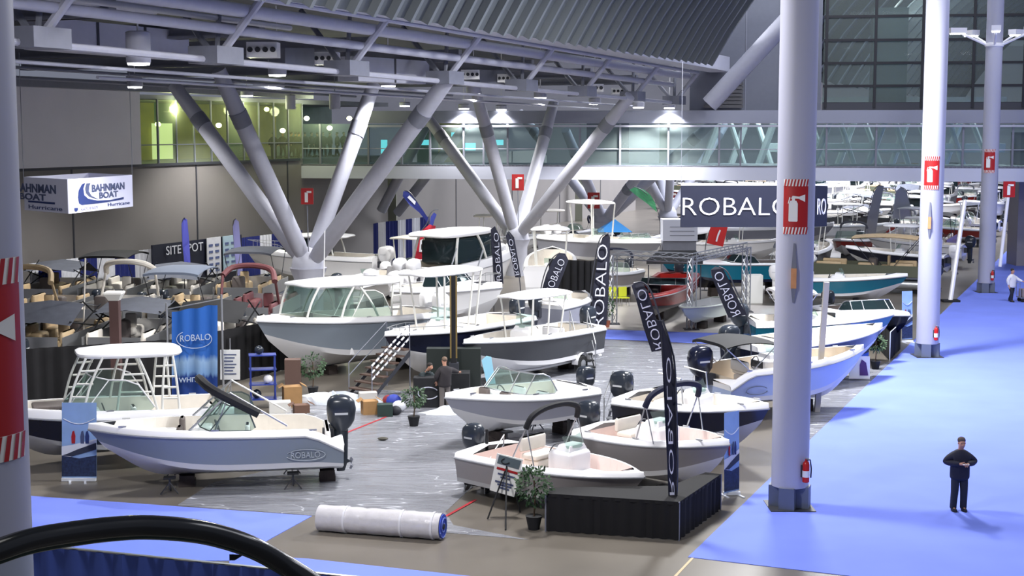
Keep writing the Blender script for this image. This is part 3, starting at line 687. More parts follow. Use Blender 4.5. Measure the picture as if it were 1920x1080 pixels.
# cross beams under the deck
for i, t in enumerate((-24, -16, -8, 0, 8.5, 17, 25)):
    a = W(t, 12.5 - i * .1, .2); L = 24.4; b = a + C_ * L
    k = .0
    mb = MB().prism([a, b, b + A * .35, a + A * .35], (0, 0, .55), STEELD).prism([a - A * .12, b - A * .12, b + A * .47, a + A * .47], (0, 0, .1), STEELD)
    tag(obj('roof_beam', mb, None, world=True), 'deep grey roof beam crossing under the ceiling deck', 'beam', 'cross beams over the left side')
for i, off in enumerate((5, 12)):
    a, b = W(-28, 11.75, off), W(26, 11.35, off); tag(obj('roof_purlin', MB().tube([a, b], .07, STEELD, 6), None, world=True), 'slim pale steel tube running along under the grey roof beams', 'tube', 'long tubes over the left side')
mb = MB().prism([W(-30, 11.5, .4), W(27, 11.25, .4), W(27, 11.25, 1.2), W(-30, 11.5, 1.2)], (0, 0, .5), STEELD); tag(obj('edge_girder', mb, None, world=True), 'dark grey girder along the top of the left wall', 'beam')
# ------------------------------------------------------------------ downlights
LAMPS = [(260, 122, 46, 1.0, 'the largest lamp, upper left'), (253, 165, 71, .5, 'just below the largest lamp'), (463, 181, 87, .3, 'left of the steep near struts'), (520, 143, 60, .6, 'below the left nozzle box'), (728, 163, 71, .5, 'between the two right struts of the near group'), (759, 200, 100, .2, 'small, right of the near struts, above the bridge'), (888, 178, 78, .4, 'above the second group of struts'), (870, 205, 98, .25, 'small, just under the lamp above the second group'), (940, 207, 98, .25, 'small, between the second group strut tops'), (1013, 185, 87, .4, 'below the truss beside the second group'), (1115, 196, 92, .3, 'second from the right end'), (1197, 203, 95, .3, 'just right of the thick strut top'), (1255, 204, 96, .25, 'the rightmost, by the slanting brace')]
LIGHTPOS = []
for i, (px, py, Y, h, where) in enumerate(LAMPS):
    c = P(px, py, Y); e = empty('pendant_downlight', c, 'lit round pendant downlight, ' + where, 'lamp', 0, 'pendant downlights')
    obj('housing', MB().lathe([(.36, .06), (.38, .1), (.38, .1 + h * .9), (.3, .14 + h * .9)], STEEL), e, True)
    obj('lens', MB().lathe([(.02, -.02), (.33, 0), (.35, .07), (.3, .09)], LAMPM), e, True)
    obj('rod', MB().tube([(0, 0, .1 + h * .9), (0, 0, 14.2 - c.z if c.z < 13 else 1.2)], .03, WHITE, 5), e)
    LIGHTPOS.append(c)
for px, py, Y in ((628, 205, 84), (545, 205, 92), (232, 195, 0)):
    if not Y: continue
    c = P(px, py, Y); e = empty('pendant_downlight', c, 'unlit grey cylinder pendant hanging before the corridor, ' + ('right one' if px > 600 else 'left one'), 'lamp', 0, 'pendant downlights')
    obj('housing', MB().lathe([(.3, 0), (.32, .04), (.32, .85), (.25, .9)], STEEL), e, True); obj('rod', MB().tube([(0, 0, .9), (0, 0, 2.4)], .03, STEELD, 5), e)
# ------------------------------------------------------------------ branching strut columns
def pxcol(base, Yb, tops, dia, label, zbase=0):
    b = P(base[0], base[1], Yb); e = empty('branching_column', V((b.x, b.y, 0)), label, 'column')
    obj('pedestal', MB().lathe([(.7, .0), (.7, b.z - .5), (.9, b.z)], STEEL, (0, 0, 0), 16), e, True)
    for tx, ty, Yt in tops:
        t = P(tx, ty, Yt); d = (t - b).normalized(); L = (t - b).length
        s_ = obj('strut', MB().tube([b - d * .2, b + d * 1.2, b + d * (L - 1.4), t + d * .9], [dia * .25, dia / 2, dia / 2, dia * .42], STEEL, 14), e, True, world=True)
        obj('strut_collar', MB().tube([b + d * (L - 1.9), b + d * (L - 1.2)], dia * .53, STEELD, 14), s_, True, world=True)
    obj('node_casting', MB().blob(b + V((0, 0, .1)), (.8, .8, .9), STEEL, 12, 8), e, True, world=True)
pxcol((578, 502), 69.5, ((345, 185, 73), (425, 165, 66), (690, 188, 72), (822, 172, 63.5)), .78, 'nearest four-armed white strut column, rising behind the large grey boat')
pxcol((968, 448), 92.8, ((805, 225, 97), (900, 200, 90), (1033, 212, 97), (1165, 200, 86)), .78, 'second four-armed white strut column, beside the black feather flags')
pxcol((1132, 416), 112, ((985, 225, 118), (1068, 262, 108), (1196, 330, 108), (1330, 235, 108)), .78, 'third four-armed strut column, seen under the bridge by the blue tent')
pxcol((1252, 405), 128, ((1160, 225, 124), (1222, 240, 132), (1262, 250, 122), (1360, 235, 134)), .74, 'farthest four-armed strut column, just left of the hanging black sign')
for i, (a, b) in enumerate((((1215, 232), (1015, 470)), ((1375, 232), (1240, 330)))):
    pass
for (x0, y0, Y0, x1, y1, Y1, l) in ((715, 395, 106, 800, 232, 104, 'grey strut behind the near strut column, left of the navy feather flag'), (745, 400, 110, 875, 235, 106, 'pale strut leaning behind the bridge near the navy feather flag')):
    tag(obj('brace_strut', MB().tube([P(x0, y0, Y0), P(x1, y1, Y1)], .36, STEEL, 10), None, True, world=True), l, 'brace')
# green-grey wall pilasters beyond the bridge
for i, px in enumerate((735, 758, 800, 832, 862, 905, 1010, 1085)):
    Y = 112 + i * 5; p = V(((px - 960) / F * Y, Y, 0)); tag(obj('wall_pilaster', MB().box(p + V((0, 0, 2.9)), (.7, .7, 5.8), mat('olive_grey_pilaster', (120, 122, 108), .7)), None, world=True), 'olive grey square pilaster under the bridge along the far wall', 'pilaster', 'pilasters under the bridge')
# ------------------------------------------------------------------ round columns along the aisle
REDS = mat('fire_sign_red', (170, 24, 26), .5); WPAINT = mat('sign_white', (236, 236, 232), .5)
COLW = mat('column_paint', (172, 174, 192), .5, noise=.02, nscale=.5)
def column(loc, label, zsign, zh, sign_ang, r=.455, top=24, ext=True, extlabel='', hook=None):
    e = empty('round_column', loc, label, 'column')
    obj('shaft', MB().lathe([(r, .55), (r, top)], COLW, n=40), e, True)
    sh = MB()
    for k in range(4):
        a = k * PI / 2 - .35; sh.box((.3 * math.cos(a), .3 * math.sin(a), .28), (.38, .38, .56), mat('zinc_shoe', (96, 104, 122), .5), a)
    sh.box((0, 0, .015), (1.1, 1.1, .03), DKGREY); obj('base_shoe', sh, e)
    w = zh * .62 / r / 2                               # half angle of the wrap-around sign
    rr = r + .008
    def cyl(a0, a1, z0, z1, m, rad=rr, mb=None, n=8):
        mb = mb or MB(); mb.loft([[V((rad * math.cos(a0 + (a1 - a0) * i / n), rad * math.sin(a0 + (a1 - a0) * i / n), z)) for i in range(n + 1)] for z in (z0, z1)], m, closed=False); return mb
    sg = cyl(sign_ang - w, sign_ang + w, zsign - zh / 2, zsign + zh / 2, REDS)
    s_ = obj('fire_sign', sg, e, True)
    st = MB()
    for z0 in (zsign + zh / 2, zsign - zh / 2 - zh * .17):
        cyl(sign_ang - w, sign_ang + w, z0, z0 + zh * .17, WPAINT, rr, st)
        for k in range(8):
            a = sign_ang - w + 2 * w * (k + .15) / 8; q = 2 * w * .5 / 8; d = 2 * w * .45 / 8
            vs = [V(((rr + .006) * math.cos(x), (rr + .006) * math.sin(x), z)) for x, z in ((a, z0), (a + q, z0), (a + q + d, z0 + zh * .17), (a + d, z0 + zh * .17))]; st.add(vs, [(0, 1, 2, 3)], REDS)
    obj('sign_stripes', st, s_)
    ic = MB(); u = 2 * w                              # extinguisher pictogram; +angle runs to the viewer's right
    def pic(poly): ic.add([V(((rr + .012) * math.cos(sign_ang + x * u), (rr + .012) * math.sin(sign_ang + x * u), zsign + y * zh)) for x, y in poly], [tuple(range(len(poly)))], WPAINT)
    pic([(-.26, -.34), (-.24, -.36), (.06, -.36), (.08, -.34), (.08, .08), (.02, .15), (-.2, .15), (-.26, .08)]); pic([(-.14, .15), (-.03, .15), (-.03, .22), (-.14, .22)])
    pic([(-.18, .2), (.12, .2), (.12, .25), (-.12, .27)]); pic([(.1, .2), (.36, .12), (.36, .3), (.12, .25)]); pic([(-.3, .08), (-.27, .08), (-.2, .22), (-.24, .24)])
    obj('extinguisher_pictogram', ic, s_)
    if ext:
        ea = sign_ang + .72; p = V(loc) + V(((r + .12) * math.cos(ea), (r + .12) * math.sin(ea), .75))
        x = empty('fire_extinguisher', p, extlabel, 'fire extinguisher', ea)
        obj('cylinder', MB().lathe([(.05, -.02), (.085, 0), (.085, .42), (.07, .48), (.03, .52), (.03, .56)], mat('extinguisher_red', (190, 30, 30), .3)), x, True)
        obj('label_band', MB().lathe([(.088, .12), (.088, .28)], WPAINT), x, True); obj('nozzle_hose', MB().tube([(.0, 0, .54), (.1, .04, .55), (.13, .05, .35), (.12, .05, .12)], .018, RUB, 6), x, True)
        obj('handle', MB().box((.05, 0, .58), (.16, .04, .03), ALU), x)
        obj('wall_bracket', MB().box((-.1, 0, .25), (.05, .12, .3), DKGREY), x)
    if hook:
        a = sign_ang - .02; hz = hook; k = zh
        t = empty('column_cleat', V(loc) + V(((r + .0) * math.cos(a), (r + .0) * math.sin(a), hz)), 'orange timber cleat with grey tapered tips strapped to ' + label.split(',')[0], 'cleat', a)
        obj('timber_block', MB().box((.05, 0, 0), (.09, .13, .48), mat('orange_timber', (206, 146, 98), .6, noise=.15)), t)
        for sgn in (1, -1):
            z0 = .24 if sgn > 0 else -.24; L = .6 if sgn > 0 else .35
            obj('tapered_tip', MB().loft([[V((.02, -.06, z0)), V((.08, -.06, z0)), V((.08, .06, z0)), V((.02, .06, z0))], [V((.02, -.02, z0 + sgn * L)), V((.04, -.02, z0 + sgn * L)), V((.04, .02, z0 + sgn * L)), V((.02, .02, z0 + sgn * L))]], STEELD, caps=True), t)
    return e
def toCam(p): return math.atan2(-p.y, -p.x)
c1 = G(1480, 950); c2 = G(1738, 668); c3 = G(1848, 548)
column(c1, 'nearest full round white column, on the blue carpet edge', 7.43, .98, toCam(c1) + .0, .455, 24, True, 'red fire extinguisher on the nearest full round column', 5.72)
C2 = column(c2, 'second round white column, standing in the blue aisle', 7.5, 1.0, toCam(c2) - .1, .455, 26, True, 'red fire extinguisher on the second round column', 5.5)
C3 = column(c3, 'third round white column, farther along the blue aisle', 7.45, 1.0, toCam(c3) - .1, .455, 28, True, 'red fire extinguisher on the third round column', None)
c4 = V((22, 92, 0)); 
c0 = V((-3.83, 10.0, 0))
column(c0, 'large grey column filling the left edge of the view', 7.74, 1.03, toCam(c0) + .42, .455, 20, False)
# white raking masts and far sign columns
def arms(c, z, n, label):
    e = bpy.data.objects.new('light_bracket', None); COL.objects.link(e); e.parent = c; e.location = (0, 0, z); WM[e.name] = WM[c.name] @ Matrix.Translation((0, 0, z)); mb = MB(); hub = None
    bpy.data.objects.remove(e); mb.lathe([(.47, z - .1), (.52, z - .05), (.52, z + .1), (.47, z + .12)], WHITE, n=20)
    for k in range(n): a = -.6 + k * PI * 2 / n; d = V((math.cos(a), math.sin(a), 0)); mb.tube([d * .4 + UP * z, d * 2.0 + UP * (z + .7)], .07, WHITE, 6)
    hub = obj('light_bracket', mb, c, True)
    for k in range(n):
        a = -.6 + k * PI * 2 / n; d = V((math.cos(a), math.sin(a), 0))
        obj('floodlight', MB().box(d * 2.1 + UP * (z + .8), (.9, .5, .3), WHITE, a), hub)
        obj('lit_lens', MB().box(d * 2.1 + UP * (z + .62), (.75, .4, .04), LAMPM, a), hub)
arms(C2, 15.6, 5, ''); arms(C3, 13.9, 5, '')
p = P(1892, 355, 78); q = G(1772 + 95, 520)
ps = V((p.x, p.y, 0)); e = empty('sign_post', ps, 'white leaning post carrying a red extinguisher sign by the right edge', 'sign')
obj('post', MB().tube([P(1875, 500, 78), P(1890, 370, 78)], .09, WHITE, 8), e, True, world=True)
b_ = P(1892, 355, 78); obj('fire_sign', MB().box(b_, (.62, .08, .85), REDS), e, world=True); obj('extinguisher_pictogram', MB().box(b_ + V((-.03, -.05, -.05)), (.16, .02, .5), WPAINT).box(b_ + V((.08, -.05, .22)), (.3, .02, .1), WPAINT), e, world=True)
for px, py, Y, l in ((576, 368, 68.6, 'red extinguisher sign plate on the nearest strut column'), (971, 342, 88, 'red extinguisher sign plate on the second strut column'), (1113, 376, 108, 'small red extinguisher sign on the third strut column')):
    s_ = Y / 75; c = P(px, py, Y); e = empty('fire_sign', c, l, 'sign'); obj('panel', MB().box((0, 0, 0), (.62 * s_, .06, .82 * s_), REDS), e)
    obj('extinguisher_pictogram', MB().box((-.04 * s_, -.04, -.05), (.16 * s_, .02, .5 * s_), WPAINT).box((.1 * s_, -.04, .22 * s_), (.24 * s_, .02, .1 * s_), WPAINT), e)
    obj('hanging_chain', MB().tube([(0, 0, -.45), (.02, 0, -2.6)], .03, STEELD, 4), e)
# far right beige pier
mb = MB().box(P(1905, 400, 100) * 1 + V((1.4, 0, 0)) - UP * 1, (3.2, 2, 13), mat('beige_pier', (150, 146, 150), .7)); tag(obj('wall_pier', mb, None, world=True), 'wide beige pier at the far right behind the leaning sign post', 'pier')
# ------------------------------------------------------------------ the boats one can make out
LOGO = mat('pale_logo_grey', (176, 184, 192), .4); LOGOD = mat('dark_logo_grey', (92, 98, 108), .4)
def bowrider_fit(b, boot=None, m=BLACK):
    L = b.L
    b.cushion(.74, b.hb(.74) - .48, (1.1, .42, .34), WHITE, back=0); b.cushion(.74, -b.hb(.74) + .48, (1.1, .42, .34), WHITE)
    b.part('bow_cushion', MB().rbox((L * .84, 0, b.top(.84) - .3), (.35, .4, .14), WHITE, .05), True)
    for sg in (1, -1): b.part('backrest_pad', MB().rbox((L * .64, sg * (b.hb(.64) - .5), b.top(.6) - .2), (.14, .44, .5), BROWNV, .05), True)
    for sg in (1, -1): b.part('helm_box', MB().rbox((L * .56, sg * (b.hb(.56) - .52), b.floor + .4), (.55, .6, .8), WHITE, .06), True)
    for sg in (1, -1): b.cushion(.42, sg * (b.hb(.42) - .62), (.5, .55, .42), WHITE, back=-1)
    b.cushion(.1, 0, (.5, b.B * .66, .42), WHITE, back=-1)
    wh = MB(); c = V((L * .5, -b.hb(.5) + .55, b.floor + .75)); wh.tube([c + V((.06 * math.sin(a), .17 * math.cos(a), .17 * math.sin(a))) for a in [2 * PI * k / 12 for k in range(13)]], .02, DKGREY, 5); b.part('steering_wheel', wh, True)
# 1 -- large bowrider in front on the left
loc, rz, L = span((165, 797, 1.68), (640, 800, 1.42))
b = Boat(L, 2.45, .3, 1.42, 1.56, HGREY, BWHITE, cap=.17, notch=True, full=2.9).topsides(.035, .9, .2)
bowrider_fit(b); b.windshield(.36, .56, .62, mat('bronze_frame', (70, 84, 84), .4)).outboard(CHARC, 1.15, 0, .42).cleats()
b.hull_text('ROBALO', .15, .3, .17, LOGO, sides=(1,), width=.75).hull_oval(.15, .3, 1.0, .28, LOGO, sides=(1,))
sp_ = smoothpts([(L * .56, .95, b.top(.5)), (L * .36, .9, b.top(.4) + .75), (L * .2, .95, b.top(.2) + .2)], 5)
for sg in (1, -1):
    tw = MB(); b.part('bimini_frame', tw, True); tw.tube([(L * .60, sg * 1.0, b.top(.6)), (L * .44, sg * .95, b.top(.5) + .95)], .03, ALU, 6).tube([(L * .50, sg * 1.05, b.top(.5)), (L * .44, sg * .95, b.top(.5) + .95), (L * .22, sg * 1.02, b.top(.2) + .1)], .03, ALU, 6)
b.part('folded_bimini', MB().tube(smoothpts([(L * .57, -.95, b.top(.5) + 1.0), (L * .56, 0, b.top(.5) + 1.16), (L * .5, .9, b.top(.5) + 1.0), (L * .33, 1.0, b.top(.3) + .42)], 4), .12, BLACK, 8), True)
put_boat(b, 'bowrider_boat', 'long bowrider with blue-grey hull and dark outboard, lowest on the left', loc, rz)
supports(loc, rz, L, 2.4, .3, 'long blue-grey bowrider', (.06, .62), True)
# 2 -- hardtop dual console behind it, navy hull
loc, rz, L = span((-40, 766, 1.75), (425, 753, 1.5))
b = Boat(L, 2.6, .3, 1.32, 1.62, HNAVY, BGREY, cap=.24).topsides(.03, .88, .22); bowrider_fit(b)
b.windshield(.34, .66, .8, WHITE, WSG)
zt = 3.08
b.slab(.19, .62, 2.0, zt, .14, rise=.02)
b.legs([((L * .66, .8, b.top(.66)), (L * .585, .78, zt)), ((L * .60, .92, b.top(.6)), (L * .52, .84, zt)), ((L * .47, 1.02, b.top(.47)), (L * .42, .86, zt)), ((L * .31, 1.04, b.top(.3)), (L * .38, .86, zt)), ((L * .29, 1.04, b.top(.3)), (L * .27, .86, zt)), ((L * .22, 1.04, b.top(.2)), (L * .24, .86, zt))], .035,
       rungs=(((L * .66, .8, b.top(.66)), (L * .585, .78, zt), (L * .60, .92, b.top(.6)), (L * .52, .84, zt), 3), ((L * .47, 1.02, b.top(.47)), (L * .42, .86, zt), (L * .31, 1.04, b.top(.3)), (L * .38, .86, zt), 2), ((L * .29, 1.04, b.top(.3)), (L * .27, .86, zt), (L * .22, 1.04, b.top(.2)), (L * .24, .86, zt), 4)))
b.part('foredeck_hatch', MB().rbox((L * .72, 0, b.top(.72) - .02), (1.0, .9, .1), BROWNV, .05), True).cleats()
put_boat(b, 'hardtop_boat', 'navy hardtop boat with white ladder-like roof supports behind the long blue-grey bowrider', loc, rz)
supports(loc, rz, L, 2.6, .3, 'navy hardtop boat', (.15, .6), False)
# 3 -- large dual console hardtop
loc, rz, L = span((481, 603, 2.3), (800, 582, 2.0))
b = Boat(L, 3.1, .32, 1.9, 2.3, HGREY, BWHITE, cap=.2, full=2.4).topsides(.03, .86, .25); bowrider_fit(b)
b.windshield(.38, .64, .95, PWHITE, WSG); zt = 3.42
b.slab(.24, .80, 2.7, zt, .15, rise=.05)
b.legs([((L * .80, .85, b.top(.78)), (L * .74, .95, zt + .05)), ((L * .64, 1.22, b.top(.64)), (L * .56, 1.15, zt)), ((L * .44, 1.36, b.top(.44)), (L * .53, 1.15, zt)), ((L * .36, 1.36, b.top(.3)), (L * .32, 1.1, zt)), ((L * .30, 1.36, b.top(.3)), (L * .28, 1.1, zt))], .045,
       rungs=(((L * .36, 1.36, b.top(.3)), (L * .32, 1.1, zt), (L * .30, 1.36, b.top(.2)), (L * .28, 1.1, zt), 4),))
fg = MB()
for sg in (1, -1): fg.loft([[V((L * .79, sg * .9, b.top(.74) + .05)), V((L * .56, sg * 1.15, b.top(.56) + .05))], [V((L * .74, sg * .9, zt - .05)), V((L * .56, sg * 1.05, zt - .05))]], WSG, closed=False)
fg.loft([[V((L * .79, y, b.top(.74) + .05)) for y in (-.9, .9)], [V((L * .74, y, zt - .05)) for y in (-.9, .9)]], WSG, closed=False)
b.part('tall_windscreen', fg); b.part('radar_dome', MB().lathe([(.02, 0), (.3, .02), (.3, .12), (.2, .22), (.03, .26)], WHITE, (L * .35, 0, zt + .2)), True).cleats()
b.part('antenna', MB().tube([(L * .58, -.5, zt + .15), (L * .57, -.5, zt + 2.0)], .02, WHITE, 5)); b.hull_text('R', .3, .75, .2, LOGOD, sides=(1,)).outboard(WHITE, 1.1, .4).outboard(WHITE, 1.1, -.4)
put_boat(b, 'hardtop_boat', 'biggest grey hardtop boat with glass cabin, bow pointing left, beside the brown stairs', loc, rz)
supports(loc, rz, L, 3.0, .32, 'biggest grey hardtop boat', (.15, .6), False)
# 4 -- centre console with navy hull behind the dark post
loc, rz, L = span((721, 630, 1.95), (960, 590, 1.75))
b = Boat(L, 2.5, .24, 1.62, 1.95, HNAVY, BWHITE, cap=.16, full=2.3).topsides(.05, .9, .22)
b.console(.58, 0, (.95, 1.0, 1.35), ws=.5).helmseat(.4, 0, 1.1); zt = 3.95
b.slab(.38, .82, 2.1, zt, .11).legs([((L * .66, .55, b.floor + .2), (L * .70, .8, zt)), ((L * .50, .6, b.floor + .2), (L * .48, .85, zt)), ((L * .44, .6, b.floor + .2), (L * .42, .85, zt))], .04)
b.cushion(.76, 0, (.9, 1.2, .4), CREAM).outboard(CHARC, 1.1, 0).cleats().bowrail(.6, .12); [b.part('rod_holder', MB().tube([(L * .4, y, zt + .1), (L * .36, y, zt + .7)], .03, ALU, 5)) for y in (.6, -.6)]
put_boat(b, 'centre_console_boat', 'boat with navy hull and wide white top, crossed by the dark gold-edged post', loc, rz)
supports(loc, rz, L, 2.5, .24, 'navy T-top boat', (.15, .62), False)
# 5 -- centre console, charcoal hull with white bottom
loc, rz, L = span((869, 642, 1.78), (1092, 608, 1.6))
b = Boat(L, 2.4, .25, 1.48, 1.74, HBLACK, BWHITE, cap=.15, full=2.3).topsides(.05, .9, .22)
b.console(.5, 0, (.9, .95, 1.2), ws=.5).helmseat(.3, 0, 1.0); zt = 3.1
b.slab(.22, .66, 1.9, zt, .09).legs([((L * .56, .5, b.floor + .2), (L * .58, .75, zt)), ((L * .42, .5, b.floor + .2), (L * .44, .75, zt)), ((L * .33, .55, b.floor + .2), (L * .3, .75, zt))], .035)
b.cushion(.78, 0, (.8, 1.1, .36), CREAM).outboard(CHARC, 1.1, 0).cleats()
put_boat(b, 'centre_console_boat', 'boat with charcoal hull, white bottom and white top, right of the dark post', loc, rz)
supports(loc, rz, L, 2.3, .25, 'charcoal T-top boat', (.15, .62), False)
# trailer under it
e = empty('boat_trailer', loc, 'white boat trailer with black tyre under the stern of the charcoal T-top boat', 'trailer', rz)
mb = MB()
for sg in (1, -1): mb.tube([(-.2, sg * .75, .42), (L * .5, sg * .6, .4), (L * .9, 0, .42)], .05, BWHITE, 6)
obj('frame', mb, e, True)
for sg in (1, -1):
    wv = MB(); r = [(.02, -.1), (.3, -.1), (.34, -.06), (.34, .06), (.3, .1), (.02, .1)]
    rings = [[V((L * .22 + q * math.cos(a), sg * 1.05 + y, .35 + q * math.sin(a))) for a in [2 * PI * k / 16 for k in range(16)]] for q, y in r]; wv.loft(rings, RUB, caps=True); wl = obj('wheel', wv, e, True)
    obj('hub_cap', MB().loft([[V((L * .22 + q * math.cos(a), sg * 1.05 + y, .35 + q * math.sin(a))) for a in [2 * PI * k / 12 for k in range(12)]] for q, y in ((.16, -.115), (.16, .115))], ALU, caps=True), wl, True)
    ft = [V((L * .22 + .43 * math.cos(a), sg * 1.05, .36 + .43 * math.sin(a))) for a in [PI * k / 10 for k in range(11)]]
    obj('mudguard', MB().loft([[p + V((0, -.14, 0)) for p in ft], [p + V((0, .14, 0)) for p in ft]], BWHITE, closed=False), e, True)
# 6 -- grey-hulled boat behind, bow pointing right
loc, rz, L = span((1098, 550, 2.0), (1012, 571, 1.9))
b = Boat(L, 2.4, .5, 1.75, 2.0, HLILAC, BWHITE, cap=.15).topsides(.05, .88, .2); b.console(.4, 0).helmseat(.24).outboard(CHARC, 1.0).cushion(.74, 0, (.8, 1.0, .4), CREAM)
put_boat(b, 'centre_console_boat', 'white-decked boat with pale hull pointing right, left of the tall upright black feather flag', loc, rz)
# 7 -- white express boat behind the navy one
loc, rz, L = span((942, 540, 2.3), (765, 528, 2.3))
b = Boat(L, 2.9, .6, 1.95, 2.3, WHITE, BWHITE, cap=.25).topsides(.04, .55, .3); b.windshield(.36, .58, .6, WHITE, DKG); b.outboard(WHITE, 1.15, .4).outboard(WHITE, 1.15, -.4)
b.part('foredeck', MB().rbox((L * .68, 0, b.top(.65) + .04), (L * .2, 1.3, .18), WHITE, .08), True); b.part('dark_hatch', MB().box((L * .8, 0, b.top(.8) + .06), (.5, .7, .05), DKGREY)).bowrail(.56, .4).cleats()
put_boat(b, 'express_boat', 'all-white closed-deck boat pointing right with bow rail, behind the navy T-top boat', loc, rz)
# 8 -- bowrider, taupe hull
loc, rz, L = span((834, 745, 1.62), (1083, 722, 1.42))
b = Boat(L, 2.35, .42, 1.3, 1.6, HLILAC, BWHITE, cap=.16, full=2.2).topsides(.05, .88, .2); bowrider_fit(b); b.windshield(.36, .62, .55, ALU, WSG).outboard(CHARC, .9).cleats()
b.hull_text('ROBALO', .14, .35, .12, LOGOD, sides=(1,), width=.5).hull_oval(.14, .35, .7, .22, LOGOD, sides=(1,))
put_boat(b, 'bowrider_boat', 'bowrider with pale lilac-grey hull and greenish windshield in the centre of the floor', loc, rz)
supports(loc, rz, L, 2.3, .42, 'central lilac-grey bowrider', (.12, .62), True)
# 9 -- bay boat behind the stage front
loc, rz, L = span((1208, 886, 1.2), (905, 835, 1.12))
b = Boat(L, 2.3, .12, .98, 1.08, HTAUPE, BGREY, cap=.13, full=2.6).topsides(.06, .93, .16, floor=.5, inner=mat('blush_liner', (236, 218, 212), .5))
b.console(.56, 0, (.75, .85, .95), ws=.28).helmseat(.38, 0, .95, m=CREAM, h=.9); b.cushion(.44, 0, (.4, .7, .4), BROWNV)
b.bimini_boot(.47, 2.45, 2.0, BLACK, .36, .075).hull_text('ROBALO', .3, .5, .05, LOGOD, sides=()).outboard(CHARC, .9)
put_boat(b, 'bay_boat', 'cream and taupe bay boat with folded black bimini, directly behind the black stage', loc, rz)
supports(loc, rz, L, 2.2, .12, 'bay boat behind the stage', (.2, .55), False)
# 10 -- centre console right of it
loc, rz, L = span((1368, 832, 1.5), (1122, 796, 1.38))
b = Boat(L, 2.35, .22, 1.24, 1.46, HTAUPE, BWHITE, cap=.15, full=2.5).topsides(.06, .92, .16, floor=.68, inner=mat('blush_liner', (236, 218, 212), .5))
b.console(.47, 0, (.85, .9, 1.0), ws=.3).helmseat(.30, 0, 1.0, m=CREAM); b.bimini_boot(.60, 2.75, 2.2, NAVYC, .5, .08).outboard(CHARC, 1.0).cleats()
tm = MB().tube([(L * .13, .3, b.top(.1)), (L * .25, .32, b.top(.2) + .3)], .03, BLACK, 6); b.part('trolling_motor', tm, True)
put_boat(b, 'centre_console_boat', 'taupe centre console boat, second from the front, bow over the right end of the stage', loc, rz)
supports(loc, rz, L, 2.3, .22, 'taupe centre console boat', (.2,), True)
# 11 -- navy hull
loc, rz, L = span((1442, 764, 1.66), (1186, 738, 1.55))
b = Boat(L, 2.4, .35, 1.4, 1.62, HNAVY, BGREY, cap=.17, full=2.5).topsides(.06, .92, .18, floor=.8)
b.console(.47, 0, (.8, .9, 1.0), ws=.3).helmseat(.28, 0, 1.0, m=CREAM).cushion(.72, 0, (.8, .9, .4), WHITE).outboard(CHARC, 1.05).cleats()
for sg in (1, -1): b.part('rod_rack', MB().tube([(L * .5, sg * .7, b.floor), (L * .46, sg * .7, b.floor + 1.5), (L * .3, sg * .7, b.floor + 1.6)], .025, ALU, 5), True)
put_boat(b, 'centre_console_boat', 'centre console boat with white deck and dark navy hull pointing at the nearest round column', loc, rz)
supports(loc, rz, L, 2.3, .35, 'navy centre console boat', (.2, .6), False)
# 12 -- light blue hull with black canvas top
loc, rz, L = span((1620, 652, 1.95), (1335, 690, 1.65))
b = Boat(L, 2.5, .4, 1.5, 1.9, HBLUE, BWHITE, cap=.17, full=2.4, notch=True).topsides(.05, .92, .2, inner=mat('warm_liner', (214, 200, 180), .5))
b.console(.36, 0, (.85, .95, 1.1), ws=.35).helmseat(.22, 0, 1.0).cushion(.7, 0, (.9, 1.0, .4), CREAM).outboard(HNAVY, 1.2).canopy(-.02, .3, 2.45 + .2, 2.1, BLACK, .12).cleats().hull_oval(.16, .3, .8, .26, LOGOD, sides=(-1,))
put_boat(b, 'centre_console_boat', 'pale blue boat with black canvas top, bow showing right of the nearest round column', loc, rz)
supports(loc, rz, L, 2.5, .4, 'pale blue boat', (.15, .6), False)
# 13, 14, 15 -- boats beyond it
loc, rz, L = span((1655, 612, 1.9), (1385, 645, 1.7))
b = Boat(L, 2.4, .4, 1.55, 1.85, HNAVY, BWHITE, cap=.2).topsides(.05, .9, .2); b.console(.4, 0).helmseat(.24).outboard(CHARC, 1.15).cushion(.7, 0, (.8, 1, .4))
put_boat(b, 'centre_console_boat', 'white and navy boat behind the pale blue one, bow by the blue banner', loc, rz); supports(loc, rz, L, 2.4, .4, 'second boat right of the nearest column', (.15, .6), False)
loc, rz, L = span((1676, 588, 2.0), (1405, 600, 1.8))
b = Boat(L, 2.5, .45, 1.65, 1.95, HTEAL, BWHITE, cap=.22).topsides(.05, .55, .24); b.console(.42, 0, (.8, .9, 1.0), WHITE, front=False).helmseat(.24).outboard(CHARC, 1.1).canopy(.15, .42, 3.1, 1.9, WHITE, .08)
put_boat(b, 'centre_console_boat', 'white boat with closed foredeck and white top, third behind the nearest round column', loc, rz); supports(loc, rz, L, 2.4, .45, 'third boat right of the nearest column', (.15, .6), False)
loc, rz, L = span((1706, 592, 1.7), (1560, 566, 1.6))
b = Boat(L, 2.4, .45, 1.35, 1.7, HBLACK, HNAVY, cap=.12).topsides(.05, .6, .3, inner=BROWNV); b.windshield(.4, .6, .4, ALU, DKG).outboard(CHARC, 1.0)
put_boat(b, 'speed_boat', 'low glossy black speed boat with sharp bow just left of the second round column', loc, rz); supports(loc, rz, L, 2.4, .45, 'black speed boat', (.15, .6), False)
